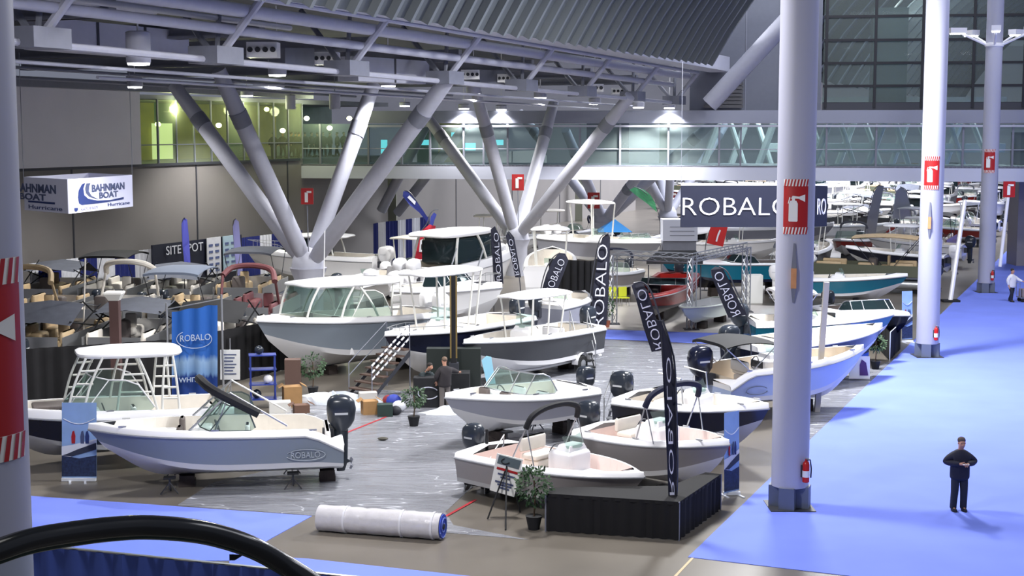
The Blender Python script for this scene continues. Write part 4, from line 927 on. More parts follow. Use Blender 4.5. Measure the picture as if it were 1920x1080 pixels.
# red boat, jon boat, teal boat
loc, rz, L = span((1206, 558, 1.85), (1272, 503, 1.8))
b = Boat(L, 2.5, .5, 1.45, 1.75, HRED, mat('dark_bottom', (62, 58, 60), .4), deck=HRED, cap=.12).topsides(.05, .85, .3, inner=HRED); b.console(.42, -.5, (.6, .6, .8), CHARC).cushion(.25, 0, (.6, 1.7, .5), HRED).cushion(.72, 0, (.7, .9, .35), HRED).outboard(CHARC, 1.1).windshield(.38, .52, .3, ALU, DKG)
put_boat(b, 'bass_boat', 'metallic red bass boat with red seats on the pale booth floor', loc, rz); supports(loc, rz, L, 2.4, .5, 'red bass boat', (.15, .6), False)
loc, rz, L = span((1282, 574, 1.3), (1362, 552, 1.25))
b = Boat(L * 1.02, 1.7, .35, 1.05, 1.2, mat('pale_jon_paint', (200, 208, 200), .5), mat('pale_jon_paint', (200, 208, 200)), deck=mat('pale_jon_paint', (200, 208, 200)), cap=.05, full=3.4).topsides(.05, .9, .07, inner=ALU); b.cushion(.3, 0, (.3, 1.3, .3), ALU).cushion(.6, 0, (.3, 1.2, .3), ALU)
put_boat(b, 'skiff', 'small pale green-grey skiff beside the red bass boat, behind the truss post', loc, rz); supports(loc, rz, L, 1.6, .35, 'pale skiff', (.15, .6), False)
loc, rz, L = span((1240, 484, 2.2), (1480, 478, 2.2))
b = Boat(L, 2.6, .5, 1.75, 2.0, HTEAL, HNAVY, deck=WHITE, cap=.1).topsides(.05, .5, .3, inner=BROWNV); b.windshield(.32, .48, .4, ALU, DKG).outboard(CHARC, 1.1)
put_boat(b, 'speed_boat', 'long teal-hulled speed boat behind the red bass boat and the truss frame', loc, rz); supports(loc, rz, L, 2.4, .5, 'teal speed boat', (.15, .6), False)
# lilac hull with T-top, and cruisers in the centre
loc, rz, L = span((1240, 456, 2.4), (1040, 436, 2.3))
b = Boat(L, 3.0, .6, 1.95, 2.4, HLILAC, BWHITE, cap=.25).topsides(.05, .88, .25); b.console(.42, 0, (1.1, 1.2, 1.3), CREAM, ws=.5).helmseat(.3, 0, 1.2).slab(.22, .52, 2.3, 4.5, .14).legs([((L * .47, .7, b.floor), (L * .48, .9, 4.5)), ((L * .3, .7, b.floor), (L * .27, .9, 4.5))], .05).outboard(WHITE, 1.2, .4).outboard(WHITE, 1.2, -.4).windshield(.75, .86, .3, ALU, WSG)
put_boat(b, 'centre_console_boat', 'big lilac-grey offshore boat with white T-top behind the tall upright black feather flag', loc, rz); supports(loc, rz, L, 2.9, .6, 'lilac offshore boat', (.15, .6), False)
loc, rz, L = span((1035, 520, 2.4), (850, 500, 2.4))
loc, rz, L = span((965, 470, 2.6), (772, 498, 2.6))
b = Boat(L, 3.2, .6, 2.1, 2.6, WHITE, BWHITE, cap=.4).topsides(.04, .5, .3); zt = b.top(.4) + 1.32
b.part('cabin', MB().rbox((L * .45, 0, b.top(.4) + .55), (L * .42, 2.3, 1.5), DKG, .3), True)
b.slab(.1, .66, 2.7, zt, .22).slab(.6, .82, 1.8, b.top(.7) + .1, .3, name='foredeck_coachroof')
b.legs([((L * .7, .9, b.top(.7)), (L * .6, 1.1, zt)), ((L * .5, 1.2, b.top(.5)), (L * .42, 1.15, zt)), ((L * .2, 1.3, b.top(.2)), (L * .24, 1.15, zt))], .07).outboard(WHITE, 1.2, .4).outboard(WHITE, 1.2, -.4).bowrail(.6, .45)
put_boat(b, 'cabin_cruiser', 'white cabin cruiser with dark side windows and thick hardtop, by the red feather flag', loc, rz); supports(loc, rz, L, 3.0, .6, 'white cabin cruiser', (.15, .6), False)
# a white stern facing us beside the black flags
loc, rz, L = span((1036, 472, 2.2), (1030, 505, 2.0))
b = Boat(L, 2.9, .5, 1.9, 2.3, WHITE, BWHITE, cap=.25).topsides(.04, .85, .25); b.console(.4, 0).slab(.2, .5, 2.2, 3.9, .12).legs([((L * .45, .7, b.floor), (L * .46, .9, 3.9)), ((L * .25, .7, b.floor), (L * .24, .9, 3.9))], .05)
put_boat(b, 'centre_console_boat', 'white boat with broad white transom facing the viewer between two black feather flags', loc, rz); supports(loc, rz, L, 2.8, .5, 'broad white transom boat', (.15, .6), False)
# ------------------------------------------------------------------ prototypes for the background rows
def P_cc(hull, top, topm=WHITE, L=6.4):
    b = Boat(L, 2.4, .4, 1.35, 1.7, hull, BWHITE, cap=.16, fine=12).topsides(.05, .9, .2); b.console(.45, 0).helmseat(.28, 0)
    b.outboard(random.choice([CHARC, WHITE]), 1.05).cushion(.75, 0, (.7, .9, .36), CREAM)
    if top: b.slab(.26, .62, 1.9, 3.2, .1, topm).legs([((L * .52, .5, b.floor), (L * .54, .75, 3.2)), ((L * .34, .5, b.floor), (L * .34, .75, 3.2))], .035)
    return b
def P_br(hull, L=6.0, boot=True, deck=WHITE):
    b = Boat(L, 2.35, .4, 1.25, 1.55, hull, BWHITE, deck=deck, cap=.15, fine=12).topsides(.05, .88, .2); b.windshield(.4, .6, .5, ALU, WSG)
    b.cushion(.12, 0, (.5, 1.5, .42), CREAM, back=-1).cushion(.74, .5, (.9, .35, .34), CREAM).cushion(.74, -.5, (.9, .35, .34), CREAM).outboard(CHARC, .95)
    if boot: b.bimini_boot(.3, 2.6, 1.9, random.choice([BLACK, NAVYC, GREYC]), .2, .08)
    return b
def P_cr(hull, L=8.2):
    b = Boat(L, 2.8, .5, 1.8, 2.2, hull, BWHITE, cap=.25, fine=12).topsides(.04, .5, .25); b.part('cabin', MB().rbox((L * .52, 0, b.top(.5) + .3), (L * .3, 1.9, 1.0), DKG, .25), True)
    b.slab(.2, .64, 2.2, b.top(.5) + .95, .14).outboard(WHITE, 1.1, .35).outboard(WHITE, 1.1, -.35).bowrail(.6, .4).legs([((L * .3, 1.0, b.top(.3)), (L * .34, .95, b.top(.5) + .95)), ((L * .66, .7, b.top(.6)), (L * .58, .8, b.top(.5) + .95))], .05); return b
def P_ponton(L=7.0, fur=TANC, top=BLACK, canopy=1, fence=None, skirt=True):
    b = Boat.__new__(Boat); b.L, b.B, b.parts, b.zs, b.zb, b.zk, b.cap, b.full = L, 2.5, [], 1.0, 1.0, .3, 0, 2.6
    for sg in (1, -1): b.part('pontoon_tube', MB().tube([(L - .05, sg * .85, .75), (L - .5, sg * .85, .62), (L - .9, sg * .85, .55), (0, sg * .85, .55)], [.04, .2, .3, .3], ALU, 10), True)
    b.part('pontoon_deck', MB().box((L * .5, 0, .92), (L * .96, 2.5, .1), GREYC)); fence = fence or ALU
    for sg in (1, -1): b.part('fence_panel', MB().box((L * .5, sg * 1.22, 1.3), (L * .86, .04, .62), fence))
    for x in (L * .08, L * .93): b.part('fence_panel', MB().box((x, 0, 1.3), (.04, 2.0, .62), fence))
    for x, y, dx, dy in ((L * .8, .82, 1.4, .6), (L * .8, -.82, 1.4, .6), (L * .22, .7, 1.3, .8), (L * .22, -.82, 1.2, .6), (L * .5, .82, .9, .6)):
        mb = MB().rbox((x, y, 1.2), (dx, dy, .46), fur, .1).rbox((x, y + (.22 if y > 0 else -.22), 1.5), (dx, .2, .5), fur, .08); b.part('couch', mb, True)
    b.part('helm_stand', MB().rbox((L * .48, -.7, 1.42), (.5, .6, .9), BROWNV, .08), True); b.part('captain_chair', MB().rbox((L * .38, -.6, 1.35), (.45, .45, .3), fur, .08).rbox((L * .35, -.6, 1.75), (.14, .45, .6), fur, .06), True); b.outboard(CHARC, .9)
    b.hb = lambda t: 1.25; b.top = lambda t: 1.6
    if canopy == 1: b.canopy(.1, .62, 3.3, 2.4, top, .12, DKGREY)
    if canopy == 2:       # lowered: canvas lying slantwise on crossed poles
        x = L * .4; b.part('canopy', MB().loft([[V((x - 1.5, y, 2.1 - .1 * abs(y))) for y in (-1.3, -.6, 0, .6, 1.3)], [V((x, y, 2.75 - .12 * abs(y))) for y in (-1.3, -.6, 0, .6, 1.3)], [V((x + 2.0, y, 2.45 - .12 * abs(y))) for y in (-1.3, -.6, 0, .6, 1.3)]], top, closed=False), True)
        for sg in (1, -1):
            for p, q in (((x + 1.9, 2.4), (x - .9, 1.6)), ((x - 1.4, 2.1), (x + 1.4, 1.6)), ((x, 2.7), (x + 2.4, 1.6))): b.part('canopy_pole', MB().tube([(p[0], sg * 1.25, p[1]), (q[0], sg * 1.2, q[1])], .03, BLACK, 5), True)
    if canopy == 3: b.part('bimini_arch', MB().tube(smoothpts([(L * .15, -1.2, 2.7), (L * .25, -.9, 3.15), (L * .3, 0, 3.3), (L * .3, .9, 3.2), (L * .22, 1.2, 2.9)], 4), .13, fur, 8), True); b.part('arch_pole', MB().tube([(L * .16, -1.2, 2.8), (L * .3, -1.15, 1.6)], .06, fur, 6), True).part('arch_pole', MB().tube([(L * .22, 1.2, 2.9), (L * .12, 1.15, 1.6)], .06, fur, 6), True)
    return b
def G3(px, py, z): p = G(px, py, z); return V((p.x, p.y, 0))
# pontoon boats on the left behind the black drape
MAROON = mat('maroon_vinyl', (110, 62, 66), .6)
PON = [(-17.6, 56.4, 1.5, 2, TANC, GREYC, 'tan pontoon boat with lowered grey canvas on crossed black poles beside the left column'),
       (-14.5, 56.4, 1.5, 2, CREAM, GREYC, 'pontoon boat with lowered grey canvas behind the navy hardtop boat, crossed by the brown post'),
       (-11.4, 57, 1.5, 2, CREAM, BLACK, 'pontoon boat with dark lowered canvas directly right of the tall blue banner'),
       (-20.8, 64.8, 1.5, 3, TANC, BLACK, 'tan pontoon boat with raised cream arch before the first blue and white drapes'),
       (-17.6, 64.8, 1.5, 3, CREAM, BLACK, 'cream pontoon boat with cream arch, second from the left in its row'),
       (-14.4, 64.8, 1.5, 1, TANC, mat('slate_canvas', (120, 130, 150), .8), 'pontoon boat under a raised flat slate-blue canopy before the navy display wall'),
       (-11.3, 65.4, 1.5, 3, MAROON, GREYC, 'maroon-seated pontoon boat with maroon arch, behind the poster stand'),
       (-22.6, 72.8, 1.5, 2, TANC, GREYC, 'pontoon boat with grey canvas in the rear row, nearest the left column'),
       (-19.5, 72.8, 1.5, 1, CREAM, BLACK, 'pontoon boat under a black canopy in the rear row before white drapes'),
       (-16.3, 72.8, 1.5, 2, CREAM, GREYC, 'cream pontoon boat with lowered canvas in the rear row below the lettered display'),
       (-13.1, 73.4, 1.5, 1, TANC, GREYC, 'pontoon boat under a grey canopy in the rear row below the posters')]
used = []
for i, (x, y, rz, cn, fur, top, lab) in enumerate(PON):
    if i % 3 == 1: rz += PI
    b = P_ponton(6.4, fur, top, cn); b.B = 2.6; put_boat(b, 'pontoon_boat', lab, V((x, y, 0)) - V((3.2 * math.cos(rz), 3.2 * math.sin(rz), 0)), rz, 'pontoon boats in the left display', 'boat')
# white canopied boats in the middle left
MID = [(585, 440, 3.2, 'cr', 2.9, 'white fishing boat with tower top standing between the arms of the nearest strut column'), (692, 505, 2.0, 'cc0', 1.2, 'white open boat right of the foot of the nearest strut column'), (775, 458, 2.8, 'cct', 1.2, 'white boat with cream canvas top behind the red feather flag'),
       (930, 405, 3.2, 'cct', -.2, 'small white boat with hardtop high at the back, left of the second strut column'), (1040, 395, 3.2, 'cct', 0, 'distant white boat with flat top before the blue drapes, right of the second strut column'), (1075, 416, 2.2, 'br', 3.0, 'white bowrider with dark cover, left of the big lilac-grey boat'), (1170, 425, 2.4, 'cc0', .1, 'open white boat directly behind the blue tent roof'), (1140, 488, 2.1, 'br', -2.0, 'beige and white boat behind the truss frame, left of the red bass boat')]
protos = {'cc0': P_cc(WHITE, False), 'cct': P_cc(WHITE, True, CREAM), 'cr': P_cr(WHITE), 'br': P_br(HTAUPE)}
for _b in protos.values(): _b.cradle()
for px, py, z, k, rz, lab in MID:
    p = G3(px, py, z); b = protos[k]; put_boat(b, {'cc0': 'open_boat', 'cct': 'centre_console_boat', 'cr': 'cabin_boat', 'br': 'bowrider_boat'}[k], lab, p - V((b.L / 2 * math.cos(rz), b.L / 2 * math.sin(rz), 0)), rz)
    used.append((p.x, p.y, 4))
# rows of boats to the right and far back
KIND = [('centre_console_boat', P_cc(WHITE, True), 'white boat with white T-top'), ('centre_console_boat', P_cc(HNAVY, True), 'navy-hulled boat with white T-top'), ('bowrider_boat', P_br(WHITE), 'white bowrider with folded canvas'), ('bowrider_boat', P_br(HRED, deck=WHITE), 'red and white bowrider'),
        ('bowrider_boat', P_br(HBLACK, boot=False, deck=BWHITE), 'charcoal bowrider'), ('cabin_cruiser', P_cr(WHITE), 'white cabin cruiser with dark windows'), ('pontoon_boat', P_ponton(7, TANC, TANC, 1, mat('olive_fence', (92, 96, 78), .5)), 'pontoon boat with tan canopy'), ('pontoon_boat', P_ponton(7, CREAM, BLACK, 1, mat('maroon_fence', (96, 28, 36), .4)), 'maroon pontoon boat with black canopy'),
        ('centre_console_boat', P_cc(HTEAL, False), 'open boat with teal hull'), ('pontoon_boat', P_ponton(7, CREAM, GREYC, 2, mat('dark_fence', (50, 52, 58), .4)), 'grey pontoon boat with lowered canvas'), ('cabin_cruiser', P_cr(HLILAC), 'grey-hulled cruiser with white roof'), ('open_boat', P_cc(HTAUPE, False), 'open boat with taupe hull')]
for _n, _b, _l in KIND: _b.cradle()
protoR = {}
def row_boat(k, p, rz, lab, small):
    name, b, _ = KIND[k]; key = (k, small)
    if key not in protoR:
        if small: o = obj(name, b.merged(), None, True); o.location = (p.x, p.y, 0); o.rotation_euler = (0, 0, rz); WM[o.name] = Matrix.Translation(p); protoR[key] = o; return tag(o, lab, 'boat', None)
        o = put_boat(b, name, lab, (p.x, p.y, 0), rz, rec=False); protoR[key] = o; return o
    src = protoR[key]; c = src.copy() if small else copy_tree(src)
    if small: COL.objects.link(c)
    c.location = (p.x, p.y, 0); c.rotation_euler = (0, 0, rz); c['label'] = lab; return c
BLOCK = [V((1.7, 67.5)), V((4.3, 68.5)), V((8.9, 62.0)), V((-9.7, 69.5)), V((.3, 92.8)), V((7.0, 112)), V((13.6, 128)), V((10.1, 88)), V((7.0, 100))]
for q in BLOCK: PLACED.append((q, q + V((.1, .1)), 2.0, 'post'))
for q in (c1, c2, c3): PLACED.append((V((q.x, q.y)), V((q.x + .1, q.y)), 1.2, 'column'))
rnd = random.Random(11); nrow = 0; Y = 64.0; ri = 0; counts = {}
while Y < 262 and nrow < 290:
    xr = (e0 + da * ((Y - e0.y) / da.y)).x - 2.0
    xl = 20.5 if Y < 74 else (.165 * Y + 1.5 if Y < 100 else (.10 * Y + 3))
    x = xr; n = 0
    while x > xl:
        k = rnd.choice([3, 9, 7, 4, 6, 11, 2, 8, 9]) if Y < 92 else rnd.choice([0, 1, 2, 5, 0, 9, 3, 5, 10, 6, 7, 0])
        rz = (-ANG + PI * (rnd.random() < .5)) + rnd.uniform(-.12, .12) if (ri % 2) else PI / 2 - ANG + rnd.uniform(-.12, .12) + PI * (rnd.random() < .3)
        b_ = KIND[k][1]; Lb, Bb = b_.L, b_.B; dv = V((math.cos(rz), math.sin(rz), 0)); hx = abs(dv.x) * Lb / 2 + abs(dv.y) * Bb / 2
        c = V((x - hx, Y + rnd.uniform(-.4, .4), 0)); q = c - dv * Lb / 2
        if c.x < xl: break
        if not clear(q, rz, Lb, Bb): x -= .7; continue
        place(q, rz, Lb, Bb)
        zone = 'in the near background' if Y < 84 else 'in the middle distance' if Y < 112 else 'under the bridge' if Y < 150 else 'far back'
        pxx = 960 + F * c.x / c.y; side = 'by the aisle' if n == 0 else ('left of the nearest column' if pxx < 1465 else 'between the first two columns' if pxx < 1738 else 'past the second column')
        lab = KIND[k][2] + ' ' + zone + ' ' + side
        o = row_boat(k, q, rz, lab, Y > 84); o['group'] = lab.replace(',', ''); counts[lab] = counts.get(lab, 0) + 1
        nrow += 1; n += 1; x = c.x - hx - rnd.uniform(.15, .6)
    Y += 4.0 if Y < 110 else 5.2 if Y < 170 else 7.5; ri += 1
print('row boats', nrow)
# ------------------------------------------------------------------ drapes, stage, banners, furniture
def drape_mb(a, b, z0, z1, m, amp=.05, wl=.32, th=.02):
    d = b - a; L = d.length; u = d.normalized(); n = V((u.y, -u.x, 0)); N = max(4, int(L / (wl / 4))); mb = MB()
    pts = [a + u * (L * i / N) + n * (amp * math.sin(2 * PI * (L * i / N) / wl + .7 * math.sin(i * .37))) for i in range(N + 1)]
    fr = [[V((p.x, p.y, z)) for p in pts] for z in (z0, (z0 + z1) / 2, z1)]
    mb.loft(fr, m, closed=False); mb.loft([[p - n * th for p in r] for r in fr], m, closed=False); return mb
def Wt(px, off):                          # distance along the left wall where a column of the photograph meets it
    k = (px - 960) / F; bx, by = W0.x + C_.x * off, W0.y + C_.y * off; return (k * by - bx) / (A.x - k * A.y)
DW = mat('white_drape', (222, 224, 232), .9, noise=.04); DB = mat('royal_blue_drape', (32, 42, 112), .9, noise=.06); DK = mat('black_drape', (20, 20, 24), .95, noise=.1)
NAVYP = mat('navy_display_panel', (22, 26, 46), .5)
segs = [(52, 68, 0), (68, 111, 1), (111, 147, 0), (147, 178, 1), (178, 213, 0), (213, 250, 1), (250, 284, 0), (452, 485, 1), (485, 507, 0), (507, 566, 1)]
for i, (a, b, c) in enumerate(segs):
    ta, tb = Wt(a, 1.2), Wt(b, 1.2); n_ = ('leftmost', 'second', 'third', 'fourth', 'fifth', 'sixth', 'seventh', 'eighth', 'ninth', 'last')[i]
    tag(obj('drape_panel', drape_mb(W(ta, 0, 1.2), W(tb, 0, 1.2), .02, 2.5, DB if c else DW), None, True, world=True), '%s drape panel on the left wall, %s from the left column' % ('royal blue' if c else 'white', n_), 'curtain', 'pipe and drape on the left wall')
for i, (a, b, c) in enumerate([(700, 708, 1), (708, 723, 0), (723, 745, 1), (745, 761, 0), (761, 772, 1), (772, 788, 0), (788, 806, 1)]):
    Y = 100; pa = V(((a - 960) / F * (Y + i * 1.2), Y + i * 1.2, 0)); pb = V(((b - 960) / F * (Y + i * 1.2 + 1.1), Y + i * 1.2 + 1.1, 0))
    tag(obj('drape_panel', drape_mb(pa, pb, .02, 2.8, DB if c else DW), None, True, world=True), '%s drape panel left of the red feather flag, %s in the row' % ('blue' if c else 'white', ('first', 'second', 'third', 'fourth', 'fifth', 'sixth', 'last')[i]), 'curtain', 'drapes left of the red flag')
for i in range(9):
    a = 992 + i * 9; Y = 150; tag(obj('drape_panel', drape_mb(V(((a - 960) / F * Y, Y, 0)), V(((a + 9 - 960) / F * Y, Y, 0)), .02, 3.2, DB if i % 2 == 0 else DW), None, True, world=True), '%s drape panel far back between the second and third strut columns' % ('blue' if i % 2 == 0 else 'white'), 'curtain', 'far %s drapes' % ('blue' if i % 2 == 0 else 'white'))
# navy display wall
ta, tb = Wt(284, 1.6), Wt(452, 1.6); a, b = W(ta, 0, 1.6), W(tb, 0, 1.6); e = empty('display_wall', a, 'navy display wall with pale lettering and two white posters by the left wall', 'display')
obj('backdrop', MB().prism([a, b, b - C_ * .1, a - C_ * .1], (0, 0, 2.75), NAVYP), e, world=True)
q = W(Wt(345, 1.68), 2.35, 1.68); obj('lettering', text_mb('SITE SPOT', q, A, UP, .5, DW, 3.6), e, world=True)
for px, col, nm in ((399, DW, 'poster'), (429, mat('ice_blue_print', (182, 208, 222), .5), 'poster')):
    t = Wt(px, 1.72); o = obj(nm, MB().prism([W(t - .72, .6, 1.7), W(t + .72, .6, 1.7), W(t + .72, .6, 1.75), W(t - .72, .6, 1.75)], (0, 0, 2.2), col), e, world=True)
    mb = MB()
    for r in range(5):
        for s in (-.35, .3): mb.prism([W(t + s - .2, .75 + r * .38, 1.76), W(t + s + .2, .75 + r * .38, 1.76), W(t + s + .2, .75 + r * .38, 1.77), W(t + s - .2, .75 + r * .38, 1.77)], (0, 0, .14), mat('print_blue_grey', (90, 104, 150), .6))
    obj('printed_rows', mb, o, world=True)
# black drape under the pontoon boats
a, b, c = G(-40, 0, 0) * 0 + P(-40, 600, 47.6), P(330, 600, 50.5), P(640, 600, 59.5)
for p_, q_, l in ((a, b, 'long black drape under the pontoon boats, behind the navy hardtop boat'), (b, c, 'long black drape under the pontoon boats, behind the poster stand')):
    p_ = V((p_.x, p_.y, 0)); q_ = V((q_.x, q_.y, 0)); tag(obj('black_drape', drape_mb(p_, q_, .01, 2.0, DK, .04, .5), None, True, world=True), l, 'curtain')
tag(obj('black_drape', drape_mb(V((1.7, 67.5, 0)), V((3.6, 66.2, 0)), .01, 3.3, DK, .05, .4).merge(drape_mb(V((3.6, 66.2, 0)), V((4.3, 68.5, 0)), .01, 3.3, DK, .05, .4)), None, True, world=True), 'tall black pleated drape left of the tall upright black feather flag', 'curtain')
# blue drape in the foreground
a, b = G(40, 1018, 2.44), G(720, 1086, 2.44); a.z = b.z = 0; e = empty('crowd_drape', a, 'blue pipe-and-drape wall under the curved black handrail', 'curtain')
obj('cloth', drape_mb(a, b, .02, 2.42, CARPETD, .04, .45), e, True, world=True); obj('top_rail', MB().tube([a + UP * 2.43, b + UP * 2.43], .022, ALU, 6), e, True, world=True)
# escalator handrail
pts = [(-90, 1064, 4.5), (0, 1030, 4.6), (65, 1010, 4.7), (150, 996, 4.85), (210, 989, 4.95), (270, 986, 5.05), (340, 990, 5.15), (400, 1000, 5.25), (470, 1023, 5.35), (530, 1056, 5.45), (590, 1094, 5.5), (660, 1145, 5.55)]
pp = smoothpts([P(*p) for p in pts], 5); e = empty('escalator_handrail', V((pp[0].x, 5.0, 0)), 'glossy black curved handrail crossing the lower left corner', 'handrail')
hm = mat('handrail_rubber', (42, 44, 46), .18); obj('rail', MB().tube(pp, .038, hm, 14), e, True, world=True)
obj('guide_channel', MB().tube([p - UP * .036 for p in pp], .014, mat('dark_green_guide', (26, 48, 40), .35), 6), e, True, world=True)
lowz = 6.2; gp = MB(); gp.loft([[p - UP * .05 for p in pp], [V((p.x, p.y, lowz)) for p in pp]], glass('balustrade_glass', (240, 246, 244), .96), closed=False); obj('glass_panel', gp, e, True, world=True)
# carpet roll
a, b = G(600, 994), G(829, 1011); d = (b - a).normalized(); r = .3; e = empty('carpet_roll', a, 'big white-wrapped carpet roll with blue end lying on the concrete', 'carpet roll')
WR = mat('white_wrap_film', (206, 204, 208), .28, noise=.05, bump=.25, nscale=6)
n = 26; pts = [a + UP * r + d * (b - a).length * i / n for i in range(n + 1)]
obj('wrapping', MB().tube(pts, [r + .012 * math.sin(i * 1.7) * (.4 + (i % 5 == 0)) for i in range(n + 1)], WR, 22), e, True, world=True)
en = MB(); c = b + UP * r + d * .012; sd = d.cross(UP)
en.tube([c, c + d * .02], r * .93, mat('rolled_carpet_blue', (52, 78, 190), .9), 20); o = obj('rolled_edge', en, e, True, world=True)
spi = MB().tube([c + d * .03 + (sd * math.cos(t) + UP * math.sin(t)) * (.03 + .04 * t / 2) for t in [k * .35 for k in range(36)]], .012, mat('carpet_backing', (120, 140, 215), .9), 4)
obj('spiral_layers', spi, o, True, world=True); obj('core_hole', MB().tube([c + d * .01, c + d * .035], .07, BLACK, 12), o, True, world=True)
tb_ = MB()
for f in (.22, .68, .93): q = a + (b - a) * f + UP * r; tb_ = MB().tube([q, q + d * .05], r + .022, mat('clear_tape', (226, 226, 232), .2), 22); obj('tape_band', tb_, e, True, world=True)
# black-skirted stage
s0, s1, s2 = V((.78, 33.2, 0)), V((3.78, 32.42, 0)), V((5.1, 35.1, 0)); s3 = V((4.75, 35.3, 0)); s4 = V((3.75, 33.95, 0)); s5 = V((.9, 33.75, 0)); zt = .9
e = empty('display_stage', s0, 'black-skirted corner stage in front of the two bow-out boats beside the aisle', 'stage')
obj('deck', MB().prism([s0 + UP * (zt - .08), s1 + UP * (zt - .08), s2 + UP * (zt - .08), s3 + UP * (zt - .08), s4 + UP * (zt - .08), s5 + UP * (zt - .08)], (0, 0, .08), mat('stage_carpet_dark', (20, 20, 23), .9, noise=.1)), e, world=True)
for p_, q_, nm in ((s0, s1, 'front_skirt'), (s1, s2, 'side_skirt'), (s5, s0, 'left_skirt')): obj(nm, drape_mb(p_, q_, .02, zt - .02, DK, .03, .3), e, True, world=True)
for p_ in (s0, s1, s2, s5): obj('leg_post', MB().tube([p_, p_ + UP * zt], .022, STEELD, 6), e, True, world=True)
# feather flags ----------------------------------------------------
FLB = mat('black_flag_cloth', (24, 26, 44), .8, noise=.08); LET = mat('flag_lettering', (206, 208, 226), .6)
def flag(label, poly, Y, m, pole, text=None, ta=None, tb=None, th=None, mirror=False, lm=None, extra=None, bold=0):
    """cloth outline and pole at one distance; the cloth gets depth, a hem and lettering"""
    base = P(pole[0][0], pole[0][1], Y); e = empty('feather_flag', V((base.x, base.y, 0)), label, 'flag')
    nv = V((0, -1, 0)); pts = [P(x, y, Y) for x, y in poly]; k = len(pts)
    pts = [p + nv * (.10 * math.sin(i * 1.1)) for i, p in enumerate(pts)]
    obj('cloth', MB().prism([p for p in pts], (0, .02, 0), m), e, world=True)
    pl = [P(x, y, Y) for x, y in pole]; pl = [V((base.x, base.y, .02))] + pl if pl[0].z > .3 else pl
    obj('pole', MB().tube(smoothpts(pl, 4), .025, mat('flag_pole', (60, 62, 70), .4), 6), e, True, world=True)
    obj('base_plate', MB().lathe([(.22, 0), (.22, .03), (.05, .05)], DKGREY, (0, 0, 0), 12), e, True)
    if text:
        A_, B_ = P(*ta, Y) + nv * .15, P(*tb, Y) + nv * .15; x = (B_ - A_); L = x.length; x.normalize(); up = V((-x.z, 0, x.x)); 
        if mirror: up = -up
        hgt = th / F * Y; obj('lettering', text_mb(text, (A_ + B_) / 2, x, up, hgt, lm or LET, L, .008, -.014), e, world=True)
    if extra:
        for nm, pl2, mm in extra: obj(nm, MB().prism([P(x, y, Y) + nv * .13 for x, y in pl2], (0, .01, 0), mm), e, world=True)
    return e
flag('tall black feather flag with upright pale lettering left of the booth', [(1108, 610), (1112, 540), (1118, 500), (1122, 468), (1130, 445), (1140, 438), (1144, 445), (1143, 500), (1140, 560), (1137, 610)], 63, FLB, [(1104, 614), (1108, 540), (1117, 480), (1126, 446), (1141, 438)], 'ROBALO', (1121, 612), (1130, 458), 19)
flag('leaning black flag seen from behind with mirrored lettering, at the left of the red boat', [(1222, 660), (1205, 610), (1192, 560), (1184, 536), (1192, 530), (1206, 532), (1214, 545), (1228, 590), (1240, 630), (1250, 656)], 39, FLB, [(1262, 760), (1252, 660), (1238, 600), (1222, 550), (1206, 530), (1188, 531)], 'ROBALO', (1236, 652), (1200, 542), 17, True)
flag('tall narrow black flag seen edge-on, standing on the front of the stage', [(1254, 948), (1250, 860), (1246, 780), (1243, 700), (1240, 645), (1232, 600), (1240, 602), (1257, 650), (1264, 700), (1268, 780), (1269, 860), (1268, 948)], 33.0, FLB, [(1268, 944), (1270, 860), (1266, 700), (1258, 650), (1242, 600)], 'ROBALO', (1259, 925), (1252, 668), 9, True)
flag('black flag seen from behind with mirrored lettering, hanging right of the pale skiff', [(1366, 596), (1350, 560), (1333, 515), (1333, 506), (1342, 500), (1356, 504), (1364, 520), (1384, 562), (1400, 590)], 50, FLB, [(1408, 640), (1398, 585), (1380, 545), (1364, 510), (1348, 500)], 'ROBALO', (1380, 590), (1344, 510), 17, True)
flag('black flag with wavy lettering leaning right, beside the black pleated drape', [(1014, 550), (1024, 515), (1036, 488), (1048, 474), (1060, 476), (1066, 488), (1056, 515), (1042, 550)], 62, FLB, [(1012, 560), (1022, 510), (1036, 484), (1050, 474)], 'ROBALO', (1028, 546), (1054, 486), 13)
flag('slim navy flag left of the second strut column foot', [(928, 532), (922, 470), (920, 430), (928, 424), (938, 445), (942, 490), (944, 532)], 70, FLB, [(926, 545), (924, 480), (921, 430)], 'ROBALO', (936, 525), (930, 436), 9)
flag('slim black flag right of the second strut column foot', [(966, 520), (958, 480), (948, 442), (954, 433), (964, 445), (972, 490), (977, 520)], 68, FLB, [(976, 545), (970, 500), (958, 445), (950, 436)], 'ROBALO', (970, 515), (957, 448), 8, True)
RF = mat('crimson_flag_cloth', (164, 22, 44), .8, noise=.1)
flag('red feather flag with white shield print and navy tip left of the white cruiser', [(776, 498), (779, 470), (784, 448), (793, 430), (805, 421), (817, 424), (812, 445), (804, 470), (799, 498)], 76, RF, [(772, 540), (776, 480), (786, 440), (800, 420), (806, 402), (814, 394), (822, 393)], None, extra=[('white_print', [(786, 472), (788, 450), (797, 446), (806, 454), (803, 472)], DW), ('red_emblem', [(790, 468), (790, 458), (798, 454), (802, 460), (799, 469)], RF), ('lower_stripe', [(778, 496), (779, 486), (802, 486), (800, 496)], DW), ('navy_tip', [(806, 420), (808, 406), (814, 398), (819, 402), (815, 412), (812, 423)], DB)])
flag('navy flag blade leaning left, above the drapes left of the red flag', [(800, 416), (786, 398), (768, 384), (755, 368), (756, 359), (764, 358), (778, 374), (792, 392), (806, 414)], 78, DB, [(806, 450), (803, 416), (788, 388), (770, 362), (758, 357)], extra=[('white_print', [(764, 370), (768, 366), (780, 378), (778, 384)], DW)])
